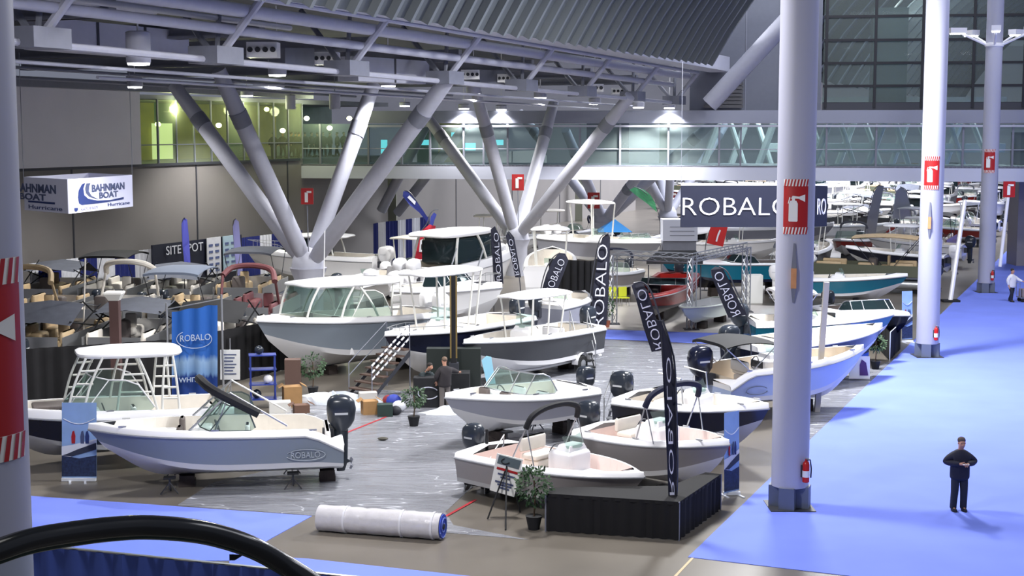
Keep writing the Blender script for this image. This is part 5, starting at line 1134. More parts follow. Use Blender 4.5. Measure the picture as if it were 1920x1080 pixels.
flag('blue and white feather flag at the left wall, nearer the hanging white sign', [(347, 505), (343, 460), (341, 420), (345, 408), (350, 412), (354, 450), (358, 505)], 74, mat('violet_blue_cloth', (92, 96, 200), .8), [(346, 530), (343, 470), (341, 420), (346, 408)])
flag('lilac feather flag at the left wall, beside the posters', [(445, 520), (440, 470), (437, 425), (441, 410), (447, 416), (451, 460), (456, 520)], 78, mat('lilac_cloth', (150, 150, 206), .8), [(446, 530), (440, 470), (437, 420), (442, 410)])
flag('mint green flag hanging slantwise under the bridge near the hanging sign', [(1232, 398), (1214, 382), (1192, 366), (1180, 356), (1192, 350), (1208, 356), (1220, 366), (1228, 380)], 104, mat('mint_cloth', (120, 226, 160), .8), [(1238, 420), (1228, 384), (1206, 358), (1188, 350)])
flag('red slanted flag with white script below the hanging sign', [(1325, 456), (1332, 425), (1350, 420), (1365, 424), (1356, 463)], 84, mat('red_flag_cloth', (190, 40, 40), .8), [(1322, 470), (1328, 440), (1336, 420)], extra=[('white_script', [(1341, 452), (1345, 438), (1349, 430), (1351, 432), (1347, 442), (1344, 453)], DW)])
flag('pale grey feather flag beyond the nearest column, left of the other pale one', [(1622, 438), (1628, 400), (1638, 360), (1648, 346), (1658, 350), (1650, 390), (1642, 438)], 108, mat('pale_flag_cloth', (182, 184, 194), .8), [(1620, 450), (1628, 398), (1638, 358), (1650, 346)])
flag('pale grey rounded feather flag just left of the second round column', [(1674, 410), (1676, 380), (1680, 358), (1690, 350), (1700, 358), (1706, 380), (1709, 412)], 112, mat('pale_flag_cloth', (182, 184, 194), .8), [(1710, 430), (1707, 385), (1700, 358), (1688, 350)])
# hanging signs -----------------------------------------------------
Y = 60; a, b, c = P(1277, 348, Y), P(1508, 348, Y), P(1552, 349, Y + 2.2); hz = 78 / F * Y
e = empty('hanging_sign', a, 'black hanging sign with big pale lettering, partly behind the nearest round column', 'sign')
obj('front_panel', MB().prism([a - UP * hz, b - UP * hz, b - UP * hz + V((0, .12, 0)), a - UP * hz + V((0, .12, 0))], (0, 0, hz), NAVYP), e, world=True)
obj('side_panel', MB().prism([b - UP * hz, c - UP * hz, c - UP * hz + V((0, .12, 0)), b - UP * hz + V((0, .12, 0))], (0, 0, hz), NAVYP), e, world=True)
obj('top_edge', MB().prism([a, b, c, c + V((0, .6, 0)), a + V((0, 1.4, 0))], (0, 0, .06), WPAINT), e, world=True)
SL = mat('sign_lettering_pale', (212, 214, 226), .5)
obj('lettering', text_mb('ROBALO', P(1383, 387, Y - .03), V((1, 0, 0)), UP, 33 / F * Y, SL, 206 / F * Y, .01, -.012), e, world=True)
xx = (c - b).normalized(); obj('lettering', text_mb('RO', P(1540, 387, Y + 1.05) - V((0, .1, 0)), xx, UP, 31 / F * Y, SL, .95), e, world=True)
for p_ in (a, b): obj('suspension_wire', MB().tube([p_ + UP * .05, p_ + UP * 5], .012, STEELD, 4), e, world=True)
f0, r0, l0 = P(128, 336, 48), P(248, 334, 52.5), P(44, 333, 50.2); h = 1.13; bk = r0 + (l0 - f0)
e = empty('hanging_sign', f0 - UP * h, 'white square hanging box sign with navy swoosh logo, in front of the left wall', 'sign')
SW = mat('sign_vinyl_white', (212, 214, 236), .6); SN = mat('sign_navy_ink', (34, 52, 110), .6); SG_ = mat('sign_grey_ink', (74, 84, 118), .6)
for p_, q_, nm in ((l0, f0, 'left_face'), (f0, r0, 'right_face'), (r0, bk, 'back_face'), (bk, l0, 'far_face')):
    zz = f0.z; p_, q_ = V((p_.x, p_.y, zz)), V((q_.x, q_.y, zz)); x = (q_ - p_); L = x.length; x.normalize(); n = x.cross(UP)
    fc = obj(nm, MB().prism([p_ - UP * h, q_ - UP * h, q_ - UP * h - n * .04, p_ - UP * h - n * .04], (0, 0, h), SW), e, world=True)
    if nm in ('left_face', 'right_face'):
        o_ = p_ - UP * h + n * .012; kx = 1.0
        def pl(u, v): return o_ + x * (u * L) + UP * (v * h)
        sh = -.62 if nm == 'left_face' else 0; 
        if nm == 'right_face':
            sw = MB(); outer = [pl(.14 + .0, .28), pl(.13, .45), pl(.14, .65), pl(.19, .82), pl(.24, .86), pl(.21, .7), pl(.22, .5), pl(.28, .38), pl(.42, .3), pl(.62, .28), pl(.84, .33), pl(.84, .26), pl(.5, .22), pl(.18, .22)]
            sw.prism(outer, n * .004, SN); obj('swoosh', sw, fc, world=True)
            s2_ = MB().prism([pl(.26, .84), pl(.24, .7), pl(.25, .56), pl(.3, .44), pl(.44, .33), pl(.33, .46), pl(.29, .6), pl(.3, .76), pl(.32, .84)], n * .004, SG_); obj('inner_swoosh', s2_, fc, world=True)
            obj('lettering', text_mb('BAHNMAN', pl(.60, .68), x, UP, .22 * h, SG_, .52 * L, .005, .03), fc, world=True); obj('lettering', text_mb('BOAT', pl(.60, .45), x, UP, .19 * h, SG_, .3 * L, .005, .03), fc, world=True)
            obj('lettering', text_mb('GODFREY', pl(.3, .1), x, UP, .08 * h, mat('sign_pale_ink', (160, 160, 190), .6), .26 * L, .005), fc, world=True); obj('crest', MB().prism([pl(.07, .15), pl(.07, .08), pl(.095, .04), pl(.12, .08), pl(.12, .15)], n * .004, SN), fc, world=True)
            obj('lettering', text_mb('Hurricane', pl(.76, .14), x, UP, .1 * h, SN, .36 * L, .005), fc, world=True)
        else:
            obj('lettering', text_mb('BAHNMAN', pl(.28, .68), x, UP, .26 * h, SG_, .9 * L, .005, .03), fc, world=True); obj('lettering', text_mb('BOAT', pl(.2, .42), x, UP, .2 * h, SG_, .6 * L, .005, .03), fc, world=True); obj('lettering', text_mb('Hurricane', pl(.48, .12), x, UP, .12 * h, SN, .75 * L, .005), fc, world=True)
            obj('swoosh', MB().prism([pl(.1, .25), pl(.1, .3), pl(.7, .3), pl(.7, .24)], n * .004, SN), fc, world=True)
for p_ in (l0, r0): obj('suspension_wire', MB().tube([V((p_.x, p_.y, f0.z)), V((p_.x, p_.y, f0.z + 4.2))], .012, STEELD, 4), e, world=True)
# tall blue banner on poles
Y = 45.5
def quad(x0, y0, x1, y1, Y, m, th=.02, sag=0):
    return MB().prism([P(x0, y1, Y), P(x1, y1, Y), P(x1, y0, Y), P((x0 + x1) / 2, y0 + sag, Y), P(x0, y0, Y)], (0, th, 0), m)
def ban_mat():
    m = bpy.data.materials.new('water_print_cloth'); m.use_nodes = True; nt = m.node_tree; b = nt.nodes['Principled BSDF']; b.inputs['Roughness'].default_value = .7
    tc = nt.nodes.new('ShaderNodeTexCoord'); sx = nt.nodes.new('ShaderNodeSeparateXYZ'); r = nt.nodes.new('ShaderNodeValToRGB'); n = nt.nodes.new('ShaderNodeTexNoise'); n.inputs['Scale'].default_value = 3
    ad = nt.nodes.new('ShaderNodeMath'); ad.operation = 'MULTIPLY_ADD'; ad.inputs[1].default_value = .14
    nt.links.new(tc.outputs['Generated'], sx.inputs[0]); nt.links.new(tc.outputs['Generated'], n.inputs['Vector']); nt.links.new(n.outputs['Fac'], ad.inputs[0]); nt.links.new(sx.outputs['Z'], ad.inputs[2]); nt.links.new(ad.outputs[0], r.inputs[0])
    els = r.color_ramp.elements; els[0].position = 0; els[0].color = lin((24, 62, 140)) + (1,); els[1].position = 1; els[1].color = lin((38, 104, 196)) + (1,)
    for p_, c in ((.34, (24, 62, 140)), (.38, (120, 160, 210)), (.5, (150, 185, 225)), (.56, (44, 106, 196))): q = els.new(p_); q.color = lin(c) + (1,)
    nt.links.new(r.outputs[0], b.inputs['Base Color']); return m
BANM = ban_mat(); bp_ = P(365, 700, Y); e = empty('tall_banner', V((bp_.x, bp_.y, 0)), 'tall blue hanging banner with water print between two poles on the left', 'banner')
c = MB(); N = 14; rows = []
for r in range(5): rows.append([P(322 + 86 * i / N, 585 - 14 * (i / N) + 4 * math.sin(i) * .3 + (r / 4) * 172, Y) + V((0, .05 * math.sin(i * 1.3), 0)) for i in range(N + 1)])
c.loft(rows, BANM, closed=False).loft([[p + V((0, .02, 0)) for p in r] for r in rows], BANM, closed=False); o = obj('banner_cloth', c, e, True, world=True)
LB = mat('banner_pale_ink', (196, 212, 236), .6)
obj('lettering', text_mb('ROBALO', P(366, 633, Y - .1), V((1, 0, .06)), UP, .2, LB, .95), o, world=True)
obj('logo_ring', MB().tube([P(364 + 33 * math.cos(t), 636 + 17 * math.sin(t), Y - .1) for t in [-.6 + 4.6 * k / 20 for k in range(21)]], .012, LB, 5), o, True, world=True)
obj('lettering', text_mb('WHITE', P(356, 712, Y - .1), V((1, 0, .05)), UP, .15, LB, .7, bold=.02), o, world=True)
for px, py in ((312, 568), (415, 552)):
    p_ = P(px, py, Y); obj('pole', MB().tube([V((p_.x, Y, 0)), p_], .035, ALU, 8), e, True, world=True)
obj('cross_tube', MB().tube([P(300, 590, Y), P(312, 580, Y), P(415, 560, Y)], .02, ALU, 5), e, True, world=True)
# poster stand
Y = 46.5; e = empty('poster_stand', V((P(432, 700, Y).x, Y, 0)), 'white price poster on a stand right of the tall blue banner', 'sign')
obj('poster', quad(413, 656, 450, 712, Y, WPAINT), e, world=True); mb = MB()
for i in range(7): mb.prism([P(419 + i % 2 * 2, 664 + i * 6, Y - .02), P(443 - i % 3 * 3, 664 + i * 6, Y - .02), P(443 - i % 3 * 3, 666 + i * 6, Y - .02), P(419 + i % 2 * 2, 666 + i * 6, Y - .02)], (0, .01, 0), SG_)
obj('printed_rows', mb, e, world=True); obj('pole', MB().tube([(0, 0, 0), (0, .05, 2.6)], .02, ALU, 5), e, True)
# roll-up banners
SKY = mat('rollup_pale_blue', (146, 178, 224), .6, noise=.08, nscale=2); SEA = mat('rollup_navy_water', (34, 48, 84), .6, noise=.4, nscale=14); PRW = mat('print_white', (226, 230, 240), .6)
def rollup(x0, x1, ytop, ybase, label, edge=0.0, sky=SKY):
    Y = G((x0 + x1) / 2, ybase).y; pw = lambda u, v, d=0: P(x0 + (x1 - x0) * u, ybase - 6 + (ytop - ybase + 6) * v, Y) + V((0, edge * (u - .5) - d, 0))
    b = P((x0 + x1) / 2, ybase, Y); e = empty('rollup_banner', V((b.x, b.y, 0)), label, 'banner')
    pr = lambda pts, m, d: MB().prism([pw(u, v, d) for u, v in pts], (0, .006, 0), m)
    o = obj('graphic_panel', pr([(0, 0), (1, 0), (1, 1), (0, 1)], sky, 0), e, world=True)
    obj('printed_water', pr([(0, .02), (1, .02), (1, .3), (.5, .26), (0, .3)], SEA, .01), o, world=True)
    obj('printed_boat', pr([(0, .3), (.25, .28), (1, .42), (1, .52), (.55, .47), (.3, .44), (0, .42)], PRW, .02), o, world=True)
    obj('printed_hull', pr([(.02, .3), (.3, .29), (1, .38), (1, .47), (.45, .38), (.2, .33)], mat('print_dark_hull', (48, 54, 74), .6), .03), o, world=True)
    for i, (u, m) in enumerate(((.34, REDS), (.6, SG_), (.74, SN))): obj('printed_figure', pr([(u - .05, .46), (u + .05, .46), (u + .06, .56), (u + .02, .63), (u - .03, .62), (u - .06, .55)], m, .03 + .004 * i), o, world=True)
    obj('printed_swoosh', MB().tube([pw(.05 + .9 * t, .77 - .07 * math.sin(PI * t) + .02, .03) for t in [k / 8 for k in range(9)]], .012, PRW, 4), o, world=True)
    ft = MB().box((0, -.02, .05), ((x1 - x0) / F * Y, .1, .08), PRW); obj('base_cassette', ft, e)
    for s in (-.2, .2): obj('foot', MB().box((s, -.15, .015), (.06, .4, .03), PRW, .3), e)
    obj('rear_strut', MB().tube([(0, .12, .05), (0, .05, 1.9)], .015, ALU, 5), e, True)
rollup(116, 181, 755, 902, 'roll-up banner with pale sky and boat picture at the bow of the long bowrider')
rollup(1356, 1388, 772, 928, 'narrow roll-up banner with boat picture behind the stage corner', .35)
rollup(1594, 1630, 606, 700, 'blue roll-up banner in front of the boats right of the nearest round column', .2, mat('rollup_royal_blue', (54, 96, 200), .6))
rollup(1690, 1712, 546, 642, 'pale roll-up banner directly left of the second round column', .2)
Y = G(1612, 714).y; e = empty('a_frame_sign', G(1612, 714), 'white A-frame sign with purple figure print by the aisle edge', 'sign')
o = obj('sign_board', quad(1592, 668, 1631, 710, Y, WPAINT, .03), e, world=True); obj('printed_figure', MB().prism([P(1612, 704, Y - .02), P(1628, 704, Y - .02), P(1624, 680, Y - .02), P(1616, 674, Y - .02), P(1612, 684, Y - .02)], (0, .01, 0), mat('print_purple', (84, 50, 110), .6)), o, world=True); obj('rear_board', MB().prism([P(1592, 712, Y + .5), P(1631, 712, Y + .5), P(1631, 668, Y + .1), P(1592, 668, Y + .1)], (0, .03, 0), WPAINT), e, world=True)
# easel sign
Y = 34.6; e = empty('easel_sign', V((P(940, 930, Y).x, Y, 0)), 'tilted white sign board with red stripe on a black easel, left of the stage', 'sign')
q = lambda x, y, d=0: P(x, y, Y - d); o = obj('sign_board', MB().prism([q(918, 919), q(964, 932), q(981, 862), q(932, 850)], (0, .03, 0), WPAINT), e, world=True)
obj('logo_panel', MB().prism([q(932, 868, .02), q(972, 880, .02), q(977, 864, .02), q(936, 853, .02)], (0, .01, 0), mat('sign_slate', (92, 106, 112), .6)), o, world=True)
obj('logo_swoosh', MB().tube([q(948 + 8 * math.cos(t), 865 + 5 * math.sin(t), .04) for t in [.5 + 4 * k / 12 for k in range(13)]], .012, BLACK, 4), o, world=True)
obj('red_stripe', MB().prism([q(931, 879, .02), q(970, 890, .02), q(971, 886, .02), q(932, 875, .02)], (0, .01, 0), REDS), o, world=True)
for i, (u, v, w_) in enumerate(((933, 889, 32), (938, 896, 18), (928, 903, 34), (932, 909, 26), (934, 915, 20))): obj('printed_row', MB().prism([q(u, v, .02), q(u + w_, v + w_ * .27, .02), q(u + w_ + .6, v + w_ * .27 - 3, .02), q(u + .6, v - 3, .02)], (0, .01, 0), SG_), o, world=True)
for x0, y0, x1, y1, d in ((952, 870, 914, 975, -.1), (950, 870, 948, 995, .25), (955, 870, 975, 962, -.5)): a_ = P(x0, y0, Y + .05); b_ = G(x1, y1); obj('easel_leg', MB().tube([a_, b_ + UP * .02], .02, BLACK, 6), e, True, world=True)
# stairs -------------------------------------------------------------
TREAD = mat('brown_tread', (84, 66, 58), .6)
def stairs(label, base, ang, n, w_, rise, run, tm, rail=ALU, rh=.95, stripes=False):
    e = empty('boarding_stairs', base, label, 'stairs', ang)
    for i in range(n): obj('tread', MB().box((run * (i + .5), 0, rise * (i + 1)), (run + .04, w_, .05), tm), e)
    for sg in (1, -1):
        obj('stringer', MB().prism([V((0, sg * w_ / 2, .02)), V((run * n, sg * w_ / 2, rise * n - .02)), V((run * n, sg * w_ / 2, rise * n - .22)), V((.2, sg * w_ / 2, .02))], (0, .03 * sg, 0), DKGREY), e)
        hr = MB().tube([(0, sg * w_ / 2, .02), (0, sg * w_ / 2, rise + rh), (run * n, sg * w_ / 2, rise * n + rh), (run * n, sg * w_ / 2, .02)], .022, rail, 6).tube([(0, sg * w_ / 2, rise + rh * .5), (run * n, sg * w_ / 2, rise * n + rh * .5)], .016, rail, 6)
        o = obj('handrail', hr, e, True)
        if stripes and sg < 0:
            for k in range(3):
                for j in range(9): f = j / 9; obj('white_wrap', MB().tube([V((run * n * f, sg * w_ / 2, rise + (rise * (n - 1)) * f + rh - .24 * k)), V((run * n * (f + .07), sg * w_ / 2, rise + (rise * (n - 1)) * (f + .07) + rh - .24 * k))], .035, WHITE, 6), o, True)
    return e
stairs('brown-stepped boarding stairs with a white-wrapped handrail beside the biggest grey boat', G(676, 742), math.radians(50), 7, 1.15, .21, .27, TREAD, STEELD, .9, True)
stairs('small steps with thin black treads left of the easel sign', G(890, 925), math.radians(60), 4, .6, .22, .24, BLACK, ALU, .5)
stairs('boarding steps with grey rails right of the charcoal T-top boat', G(1100, 700), math.radians(100), 6, .7, .22, .24, BLACK, ALU, .9)
stairs('tubular steps with tall rails behind the nearest bay boat, by the film edge', G(1150, 815), math.radians(70), 4, .6, .22, .25, ALU, ALU, .9)
for px, py, h, l in ((913, 915, 1.55, 'thin black pole beside the small steps'), (1066, 868, 1.25, 'short black guide pole behind the bay boat')):
    p_ = G(px, py); tag(obj('guide_pole', MB().tube([p_, p_ + UP * h], .04, BLACK, 8).lathe([(.16, 0), (.16, .03), (.04, .05)], BLACK, p_), None, True, world=True), l, 'pole')
# dark post with gold edges on a dark plinth
Y = 50.2; p_ = P(851, 700, Y); p_.z = 0; e = empty('light_post', p_, 'dark square post with gold edges rising between the two T-top boats', 'post')
top = P(851, 517, Y).z; obj('post_shaft', MB().box((0, 0, top / 2), (.2, .2, top), BLACK), e)
for s in (-1, 1): obj('gold_edge', MB().box((s * .1, -.1, top / 2 + .7), (.05, .05, top - 1.4), mat('dull_gold', (150, 128, 78), .4, .5)), e)
obj('plinth', MB().box((0, 0, .45), (1.1, .8, .9), BLACK), e); obj('post_collar', MB().box((0, 0, 1.05), (.34, .34, .35), DKGREY), e)
# brown pedestal post
Y = 47.0; p_ = P(219, 700, Y); p_.z = 0; e = empty('pedestal_post', p_, 'tall brown square post with white flared cap among the pontoon boats', 'post'); top = P(219, 563, Y).z
obj('shaft', MB().box((0, 0, top / 2), (.3, .3, top), mat('brown_post_paint', (86, 62, 60), .6)), e); obj('cap', MB().loft([[V((s * sx, s * sy, top + dz)) for sx, sy in ((-1, -1), (1, -1), (1, 1), (-1, 1))] for s, dz in ((.16, 0), (.28, .22), (.28, .28))], WPAINT, caps=True), e)
p_ = P(157, 640, 56); p_.z = .5; tag(obj('flag_pole', MB().tube([V((p_.x, 56, 0)), P(157, 600, 56), P(160, 484, 56)], .035, CREAM, 6), None, True, world=True), 'thin cream pole standing left of the brown post', 'pole')
p_ = G(1538, 772); tag(obj('tall_post', MB().box(p_ + UP * 2.15, (.17, .17, 4.3), mat('pale_timber', (176, 172, 168), .6), 0, .05), None, world=True), 'tall pale square post leaning beside the nearest round column, at the aisle edge', 'post')
p_ = G(1782, 566); e = empty('tall_post', p_, 'white leaning post on a dark foot right of the second round column', 'post'); obj('post', MB().tube([(0, 0, .05), (.9, 1.0, 5.4)], .12, WHITE, 8), e, True); obj('foot', MB().box((0, 0, .06), (.9, .6, .12), BLACK), e)
# truss frame booth
def lattice(a, b, w_, m):
    d = (b - a); L = d.length; d.normalize(); u = d.orthogonal().normalized(); v = d.cross(u); mb = MB(); cs = [u * w_ / 2 + v * w_ / 2, u * w_ / 2 - v * w_ / 2, -u * w_ / 2 - v * w_ / 2, -u * w_ / 2 + v * w_ / 2]
    for c in cs: mb.tube([a + c, b + c], .03, m, 5)
    n = max(2, int(L / .5))
    for i in range(n):
        for k in range(4): p_, q_ = a + d * (L * i / n) + cs[(k + i) % 4], a + d * (L * (i + 1) / n) + cs[(k + i + 1) % 4]; mb.tube([p_, q_], .016, m, 4)
    return mb
TS = mat('truss_alloy', (150, 154, 162), .4, .6)
g1, g2, g3, g4 = G(1296, 618), G(1148, 608), G(1398, 585), G(1225, 560); hh = P(1296, 484, g1.y).z
e = empty('booth_truss', g1, 'grey lattice truss frame around the red bass boat booth', 'truss')
for g in (g1, g2, g3): obj('truss_post', lattice(V((g.x, g.y, .03)), V((g.x, g.y, hh)), .3, TS), e, world=True); obj('post_foot', MB().box(V((g.x, g.y, .02)), (.7, .7, .04), DKGREY), e, world=True)
for a_, b_ in ((g1, g2), (g1, g3)): obj('truss_beam', lattice(V((a_.x, a_.y, hh)), V((b_.x, b_.y, hh)), .3, TS), e, world=True)
cp = P(1268, 478, 72); tag(obj('booth_canopy', MB().prism([P(1212, 495, 70), P(1318, 495, 70), P(1305, 476, 74), P(1235, 476, 74)], (0, 0, .18), BLACK).tube([P(1216, 497, 70.2), V((P(1216, 497, 70.2).x, 70.2, 0))], .03, DKGREY, 5).tube([P(1314, 497, 70.2), V((P(1314, 497, 70.2).x, 70.2, 0))], .03, DKGREY, 5), None, world=True), 'flat black canopy over the red bass boat', 'canopy')
# white panel building sign and blue tent
Y = 88; e = empty('panel_wall', V((P(1275, 460, Y).x, Y, 0)), 'pale grey panel wall with thin lines under the hanging black sign', 'panel'); obj('panel', MB().prism([P(1243, 452, Y), P(1308, 452, Y), P(1308, 412, Y), P(1243, 412, Y)], (0, 1.5, 0), mat('panel_grey_white', (186, 190, 204), .6)), e, world=True)
lm = MB()
for y in (425, 433, 441): obj('line', MB().prism([P(1256, y, Y - .03), P(1302, y, Y - .03), P(1302, y + 1.2, Y - .03), P(1256, y + 1.2, Y - .03)], (0, .02, 0), STEELD), e, world=True)
obj('support', MB().box((0, .8, 1.3), (2.0, 1.2, 2.6), STEELD), e)
t_ = P(1152, 418, 100); e = empty('blue_tent', V((t_.x, 100, 0)), 'small bright blue peaked tent near the third strut column', 'tent'); obj('tent_roof', MB().loft([[V((sx * 1.15, sy * 1.15, 2.3)) for sx, sy in ((-1, -1), (1, -1), (1, 1), (-1, 1))], [V((sx * .05, sy * .05, 3.1)) for sx, sy in ((-1, -1), (1, -1), (1, 1), (-1, 1))]], mat('tent_blue', (60, 140, 215), .7), caps=True), e)
for sx in (-1, 1):
    for sy in (-1, 1): obj('tent_leg', MB().tube([(sx * 1.1, sy * 1.1, 0), (sx * 1.1, sy * 1.1, 2.3)], .03, ALU, 5), e)
# vending style crate, boxes, bins
def crate(px, py, d, m, label, name='cardboard_box', cat='box', rz=.3, flaps=True):
    p_ = G(px, py); e = empty(name, p_, label, cat, rz); obj('body', MB().box((0, 0, d[2] / 2), d, m), e)
    if flaps: obj('flap', MB().box((d[0] / 2 + .08, 0, d[2] + .03), (.2, d[1] * .9, .015), m, 0, .5), e); obj('flap', MB().box((-d[0] / 2 - .08, 0, d[2] + .03), (.2, d[1] * .9, .015), m, 0, -.5), e)
CB = mat('cardboard', (166, 128, 84), .8, noise=.08)
crate(693, 776, (.5, .45, .45), CB, 'open cardboard box in front of the brown stairs'); crate(722, 780, (.5, .4, .4), mat('dark_green_plastic', (38, 58, 54), .5), 'dark green plastic bin beside the cardboard box', 'plastic_bin', 'bin', .1, False)
crate(548, 762, (.6, .5, .7), CB, 'tall yellow-brown carton under the bow of the biggest grey boat'); crate(565, 778, (.5, .4, .35), mat('brown_carton', (112, 84, 70), .8), 'small brown carton behind the dark outboard motor'); crate(525, 772, (.7, .5, .35), WPAINT, 'low white box left of the yellow-brown carton', 'white_box', 'box', .2, False)
crate(690, 757, (.6, .4, .4), mat('pale_box', (200, 196, 190), .7), 'pale box at the foot of the brown stairs', 'white_box', 'box', .2, False); crate(550, 742, (.55, .5, 1.3), mat('brown_cabinet', (92, 70, 62), .7), 'brown upright cabinet under the biggest grey boat', 'cabinet', 'cabinet', .1, False)
crate(1410, 567, (1.0, .8, 1.5), WPAINT, 'white cabinet with four dark square openings on the booth floor', 'cube_shelf', 'shelf', 0, False)
for i in range(4): pass
heapm = [(738, 762, .22, mat('blue_bag', (44, 62, 160), .6), 'blue plastic bag on the heap beside the green bin'), (748, 772, .2, mat('white_bag', (214, 216, 224), .5), 'white plastic bag at the right of the heap'), (728, 758, .17, mat('red_cloth', (130, 44, 50), .8), 'small dark red bag behind the green bin'), (742, 778, .16, mat('dark_bag', (36, 38, 46), .7), 'dark bag on the floor right of the green bin')]
for px, py, r_, m, l in heapm: tag(obj('bag', MB().blob(G(px, py) + UP * r_ * .9, (r_ * 1.2, r_, r_), m, 9, 6), None, True, world=True), l, 'bag')
# blue rack
p_ = G(488, 770, 0); e = empty('storage_rack', p_ + V((0, .6, 0)), 'blue metal rack with goods left of the biggest grey boat', 'rack', .2); BM = mat('rack_blue', (36, 56, 140), .5)
for sx in (-.4, .4):
    for sy in (-.25, .25): obj('upright', MB().box((sx, sy, .9), (.05, .05, 1.8), BM), e)
for z in (.3, .8, 1.3, 1.78): obj('shelf', MB().box((0, 0, z), (.9, .56, .03), BM), e)
for x, z, m, l in ((-.2, .47, CHARC, 'dark round tin on the low shelf of the blue rack'), (.18, .97, WHITE, 'white tin on the middle shelf of the blue rack'), (-.1, 1.95, CHARC, 'charcoal cushion bag on top of the blue rack')):
    q_ = p_ + V((x, .55, z)); tag(obj('tin' if 'tin' in l else 'bag', MB().blob(q_, (.16, .14, .15), m, 10, 6), None, True, world=True), l, 'tin' if 'tin' in l else 'bag')
# reception counter
p_ = G(806, 765); e = empty('reception_counter', p_ + V((0, .3, 0)), 'black draped counter with pale ring logo behind the standing man', 'counter'); obj('counter_body', MB().box((0, 0, .5), (1.1, .55, 1.0), BLACK), e); obj('logo_ring', MB().tube([(-.05 + .34 * math.cos(t), -.29, .5 + .2 * math.sin(t)) for t in [.5 + 5.3 * k / 20 for k in range(21)]], .018, LET, 5), e, True)
tag(obj('display_cabinet', MB().box(G(850, 742) + V((0, .6, .8)), (1.9, .5, 1.6), mat('dark_green_panel', (30, 38, 36), .6)), None, world=True), 'large dark display cabinet behind the standing man', 'cabinet')
# plants
LEAF = mat('leaf_green', (46, 74, 44), .6, noise=.4, nscale=9)
def plant(px, py, h, r, label, pot=BLACK, n=260, z0=0, fol=.5):
    p_ = G(px, py); e = empty('potted_plant', p_ + UP * z0, label, 'plant'); rn = random.Random(int(px))
    obj('pot', MB().lathe([(.13, 0), (.19, .3), (.2, .32), (.17, .31)], pot), e, True); obj('stem', MB().tube([(0, 0, .28), (.03, .02, h * .5), (0, 0, h * .8)], .022, mat('stem_brown', (82, 66, 50), .8), 6), e, True)
    mb = MB(); c = V((0, 0, h * (1 - fol / 2)))
    for i in range(n):
        v = V((rn.gauss(0, 1), rn.gauss(0, 1), rn.gauss(0, 1))).normalized() * rn.uniform(.45, 1) ** .6; q_ = c + V((v.x * r, v.y * r, v.z * h * fol / 2)); d = (v + V((rn.uniform(-.6, .6), rn.uniform(-.6, .6), rn.uniform(-.8, .2)))).normalized(); s = rn.uniform(.07, .13)
        w_ = d.orthogonal().normalized() * s * .3; mb.add([q_, q_ + d * s * .5 + w_, q_ + d * s, q_ + d * s * .5 - w_], [(0, 1, 2, 3)], LEAF)
    o = obj('foliage', mb, e); o['kind'] = 'stuff'
plant(776, 799, 1.25, .38, 'small tree in a black pot alone on the film near the standing man'); plant(1001, 992, 1.5, .42, 'bushy potted tree at the left corner of the black stage', n=420, fol=.62)
plant(587, 742, 1.5, .42, 'potted tree in the shade under the biggest grey boat', fol=.6); plant(1641, 692, 1.35, .4, 'small potted tree beside the blue roll-up banner near the aisle'); plant(1137, 614, 1.5, .35, 'plant in a terracotta pot below the upright black flag', mat('terracotta', (150, 84, 62), .7), fol=.7)
plant(1112, 628, 1.3, .35, 'dark leafy plant by the top of the grey-railed steps'); plant(1373, 652, .9, .3, 'small palm behind the outboard motors left of the nearest column')
plant(105, 585, 1.2, .4, 'potted plant before the blue drapes at far left')
e = empty('black_booth_panel', G(1672, 668), 'black panel booth wall with white edge near the aisle, behind the small potted tree', 'panel'); a_, b_ = G(1668, 676), G(1688, 655); obj('panel', drape_mb(a_, b_, .02, 1.15, DK, .03, .3), e, True, world=True); obj('top_edge', MB().tube([a_ + UP * 1.15, b_ + UP * 1.15], .02, PRW, 5).tube([a_, a_ + UP * 1.15], .02, PRW, 5), e, world=True); obj('panel', drape_mb(a_, G(1640, 645), .02, 1.15, DK, .03, .3), e, True, world=True)
for px, l in ((1152, 'left'), (1170, 'right')):
    e = empty('folding_chair', G(px, 574), 'bright yellow chair on the booth floor, the %s one of two' % l, 'chair', .3); YL = mat('yellow_plastic', (206, 214, 60), .5)
    obj('seat', MB().box((0, 0, .45), (.45, .45, .05), YL), e); obj('backrest', MB().box((0, .22, .75), (.45, .04, .5), YL), e)
    for sx in (-.2, .2):
        for sy in (-.2, .2): obj('leg', MB().tube([(sx, sy, 0), (sx, sy, .45)], .015, ALU, 5), e)
# ------------------------------------------------------------------ people
SKIN = mat('skin', (196, 146, 122), .6)
def skinmesh(name, nodes, edges, m, parent, sub=2, root=0):
    me = bpy.data.meshes.new(name); me.from_pydata([n[0] for n in nodes], edges, []); o = bpy.data.objects.new(name, me); COL.objects.link(o)
    md = o.modifiers.new('s', 'SKIN'); md.use_smooth_shade = True
    me.skin_vertices[0] if me.skin_vertices else None
    for i, n in enumerate(nodes):
        sv = me.skin_vertices[0].data[i]; r = n[1]; sv.radius = r if isinstance(r, tuple) else (r, r); sv.use_root = (i == root)
    sb = o.modifiers.new('u', 'SUBSURF'); sb.levels = sb.render_levels = sub
    bpy.context.view_layer.update(); res = bpy.data.meshes.new_from_object(o.evaluated_get(bpy.context.evaluated_depsgraph_get()))
    bpy.data.objects.remove(o); res.name = name; res.materials.clear(); res.materials.append(m); q = bpy.data.objects.new(name, res); COL.objects.link(q); q.parent = parent; WM[q.name] = WM[parent.name].copy(); return q
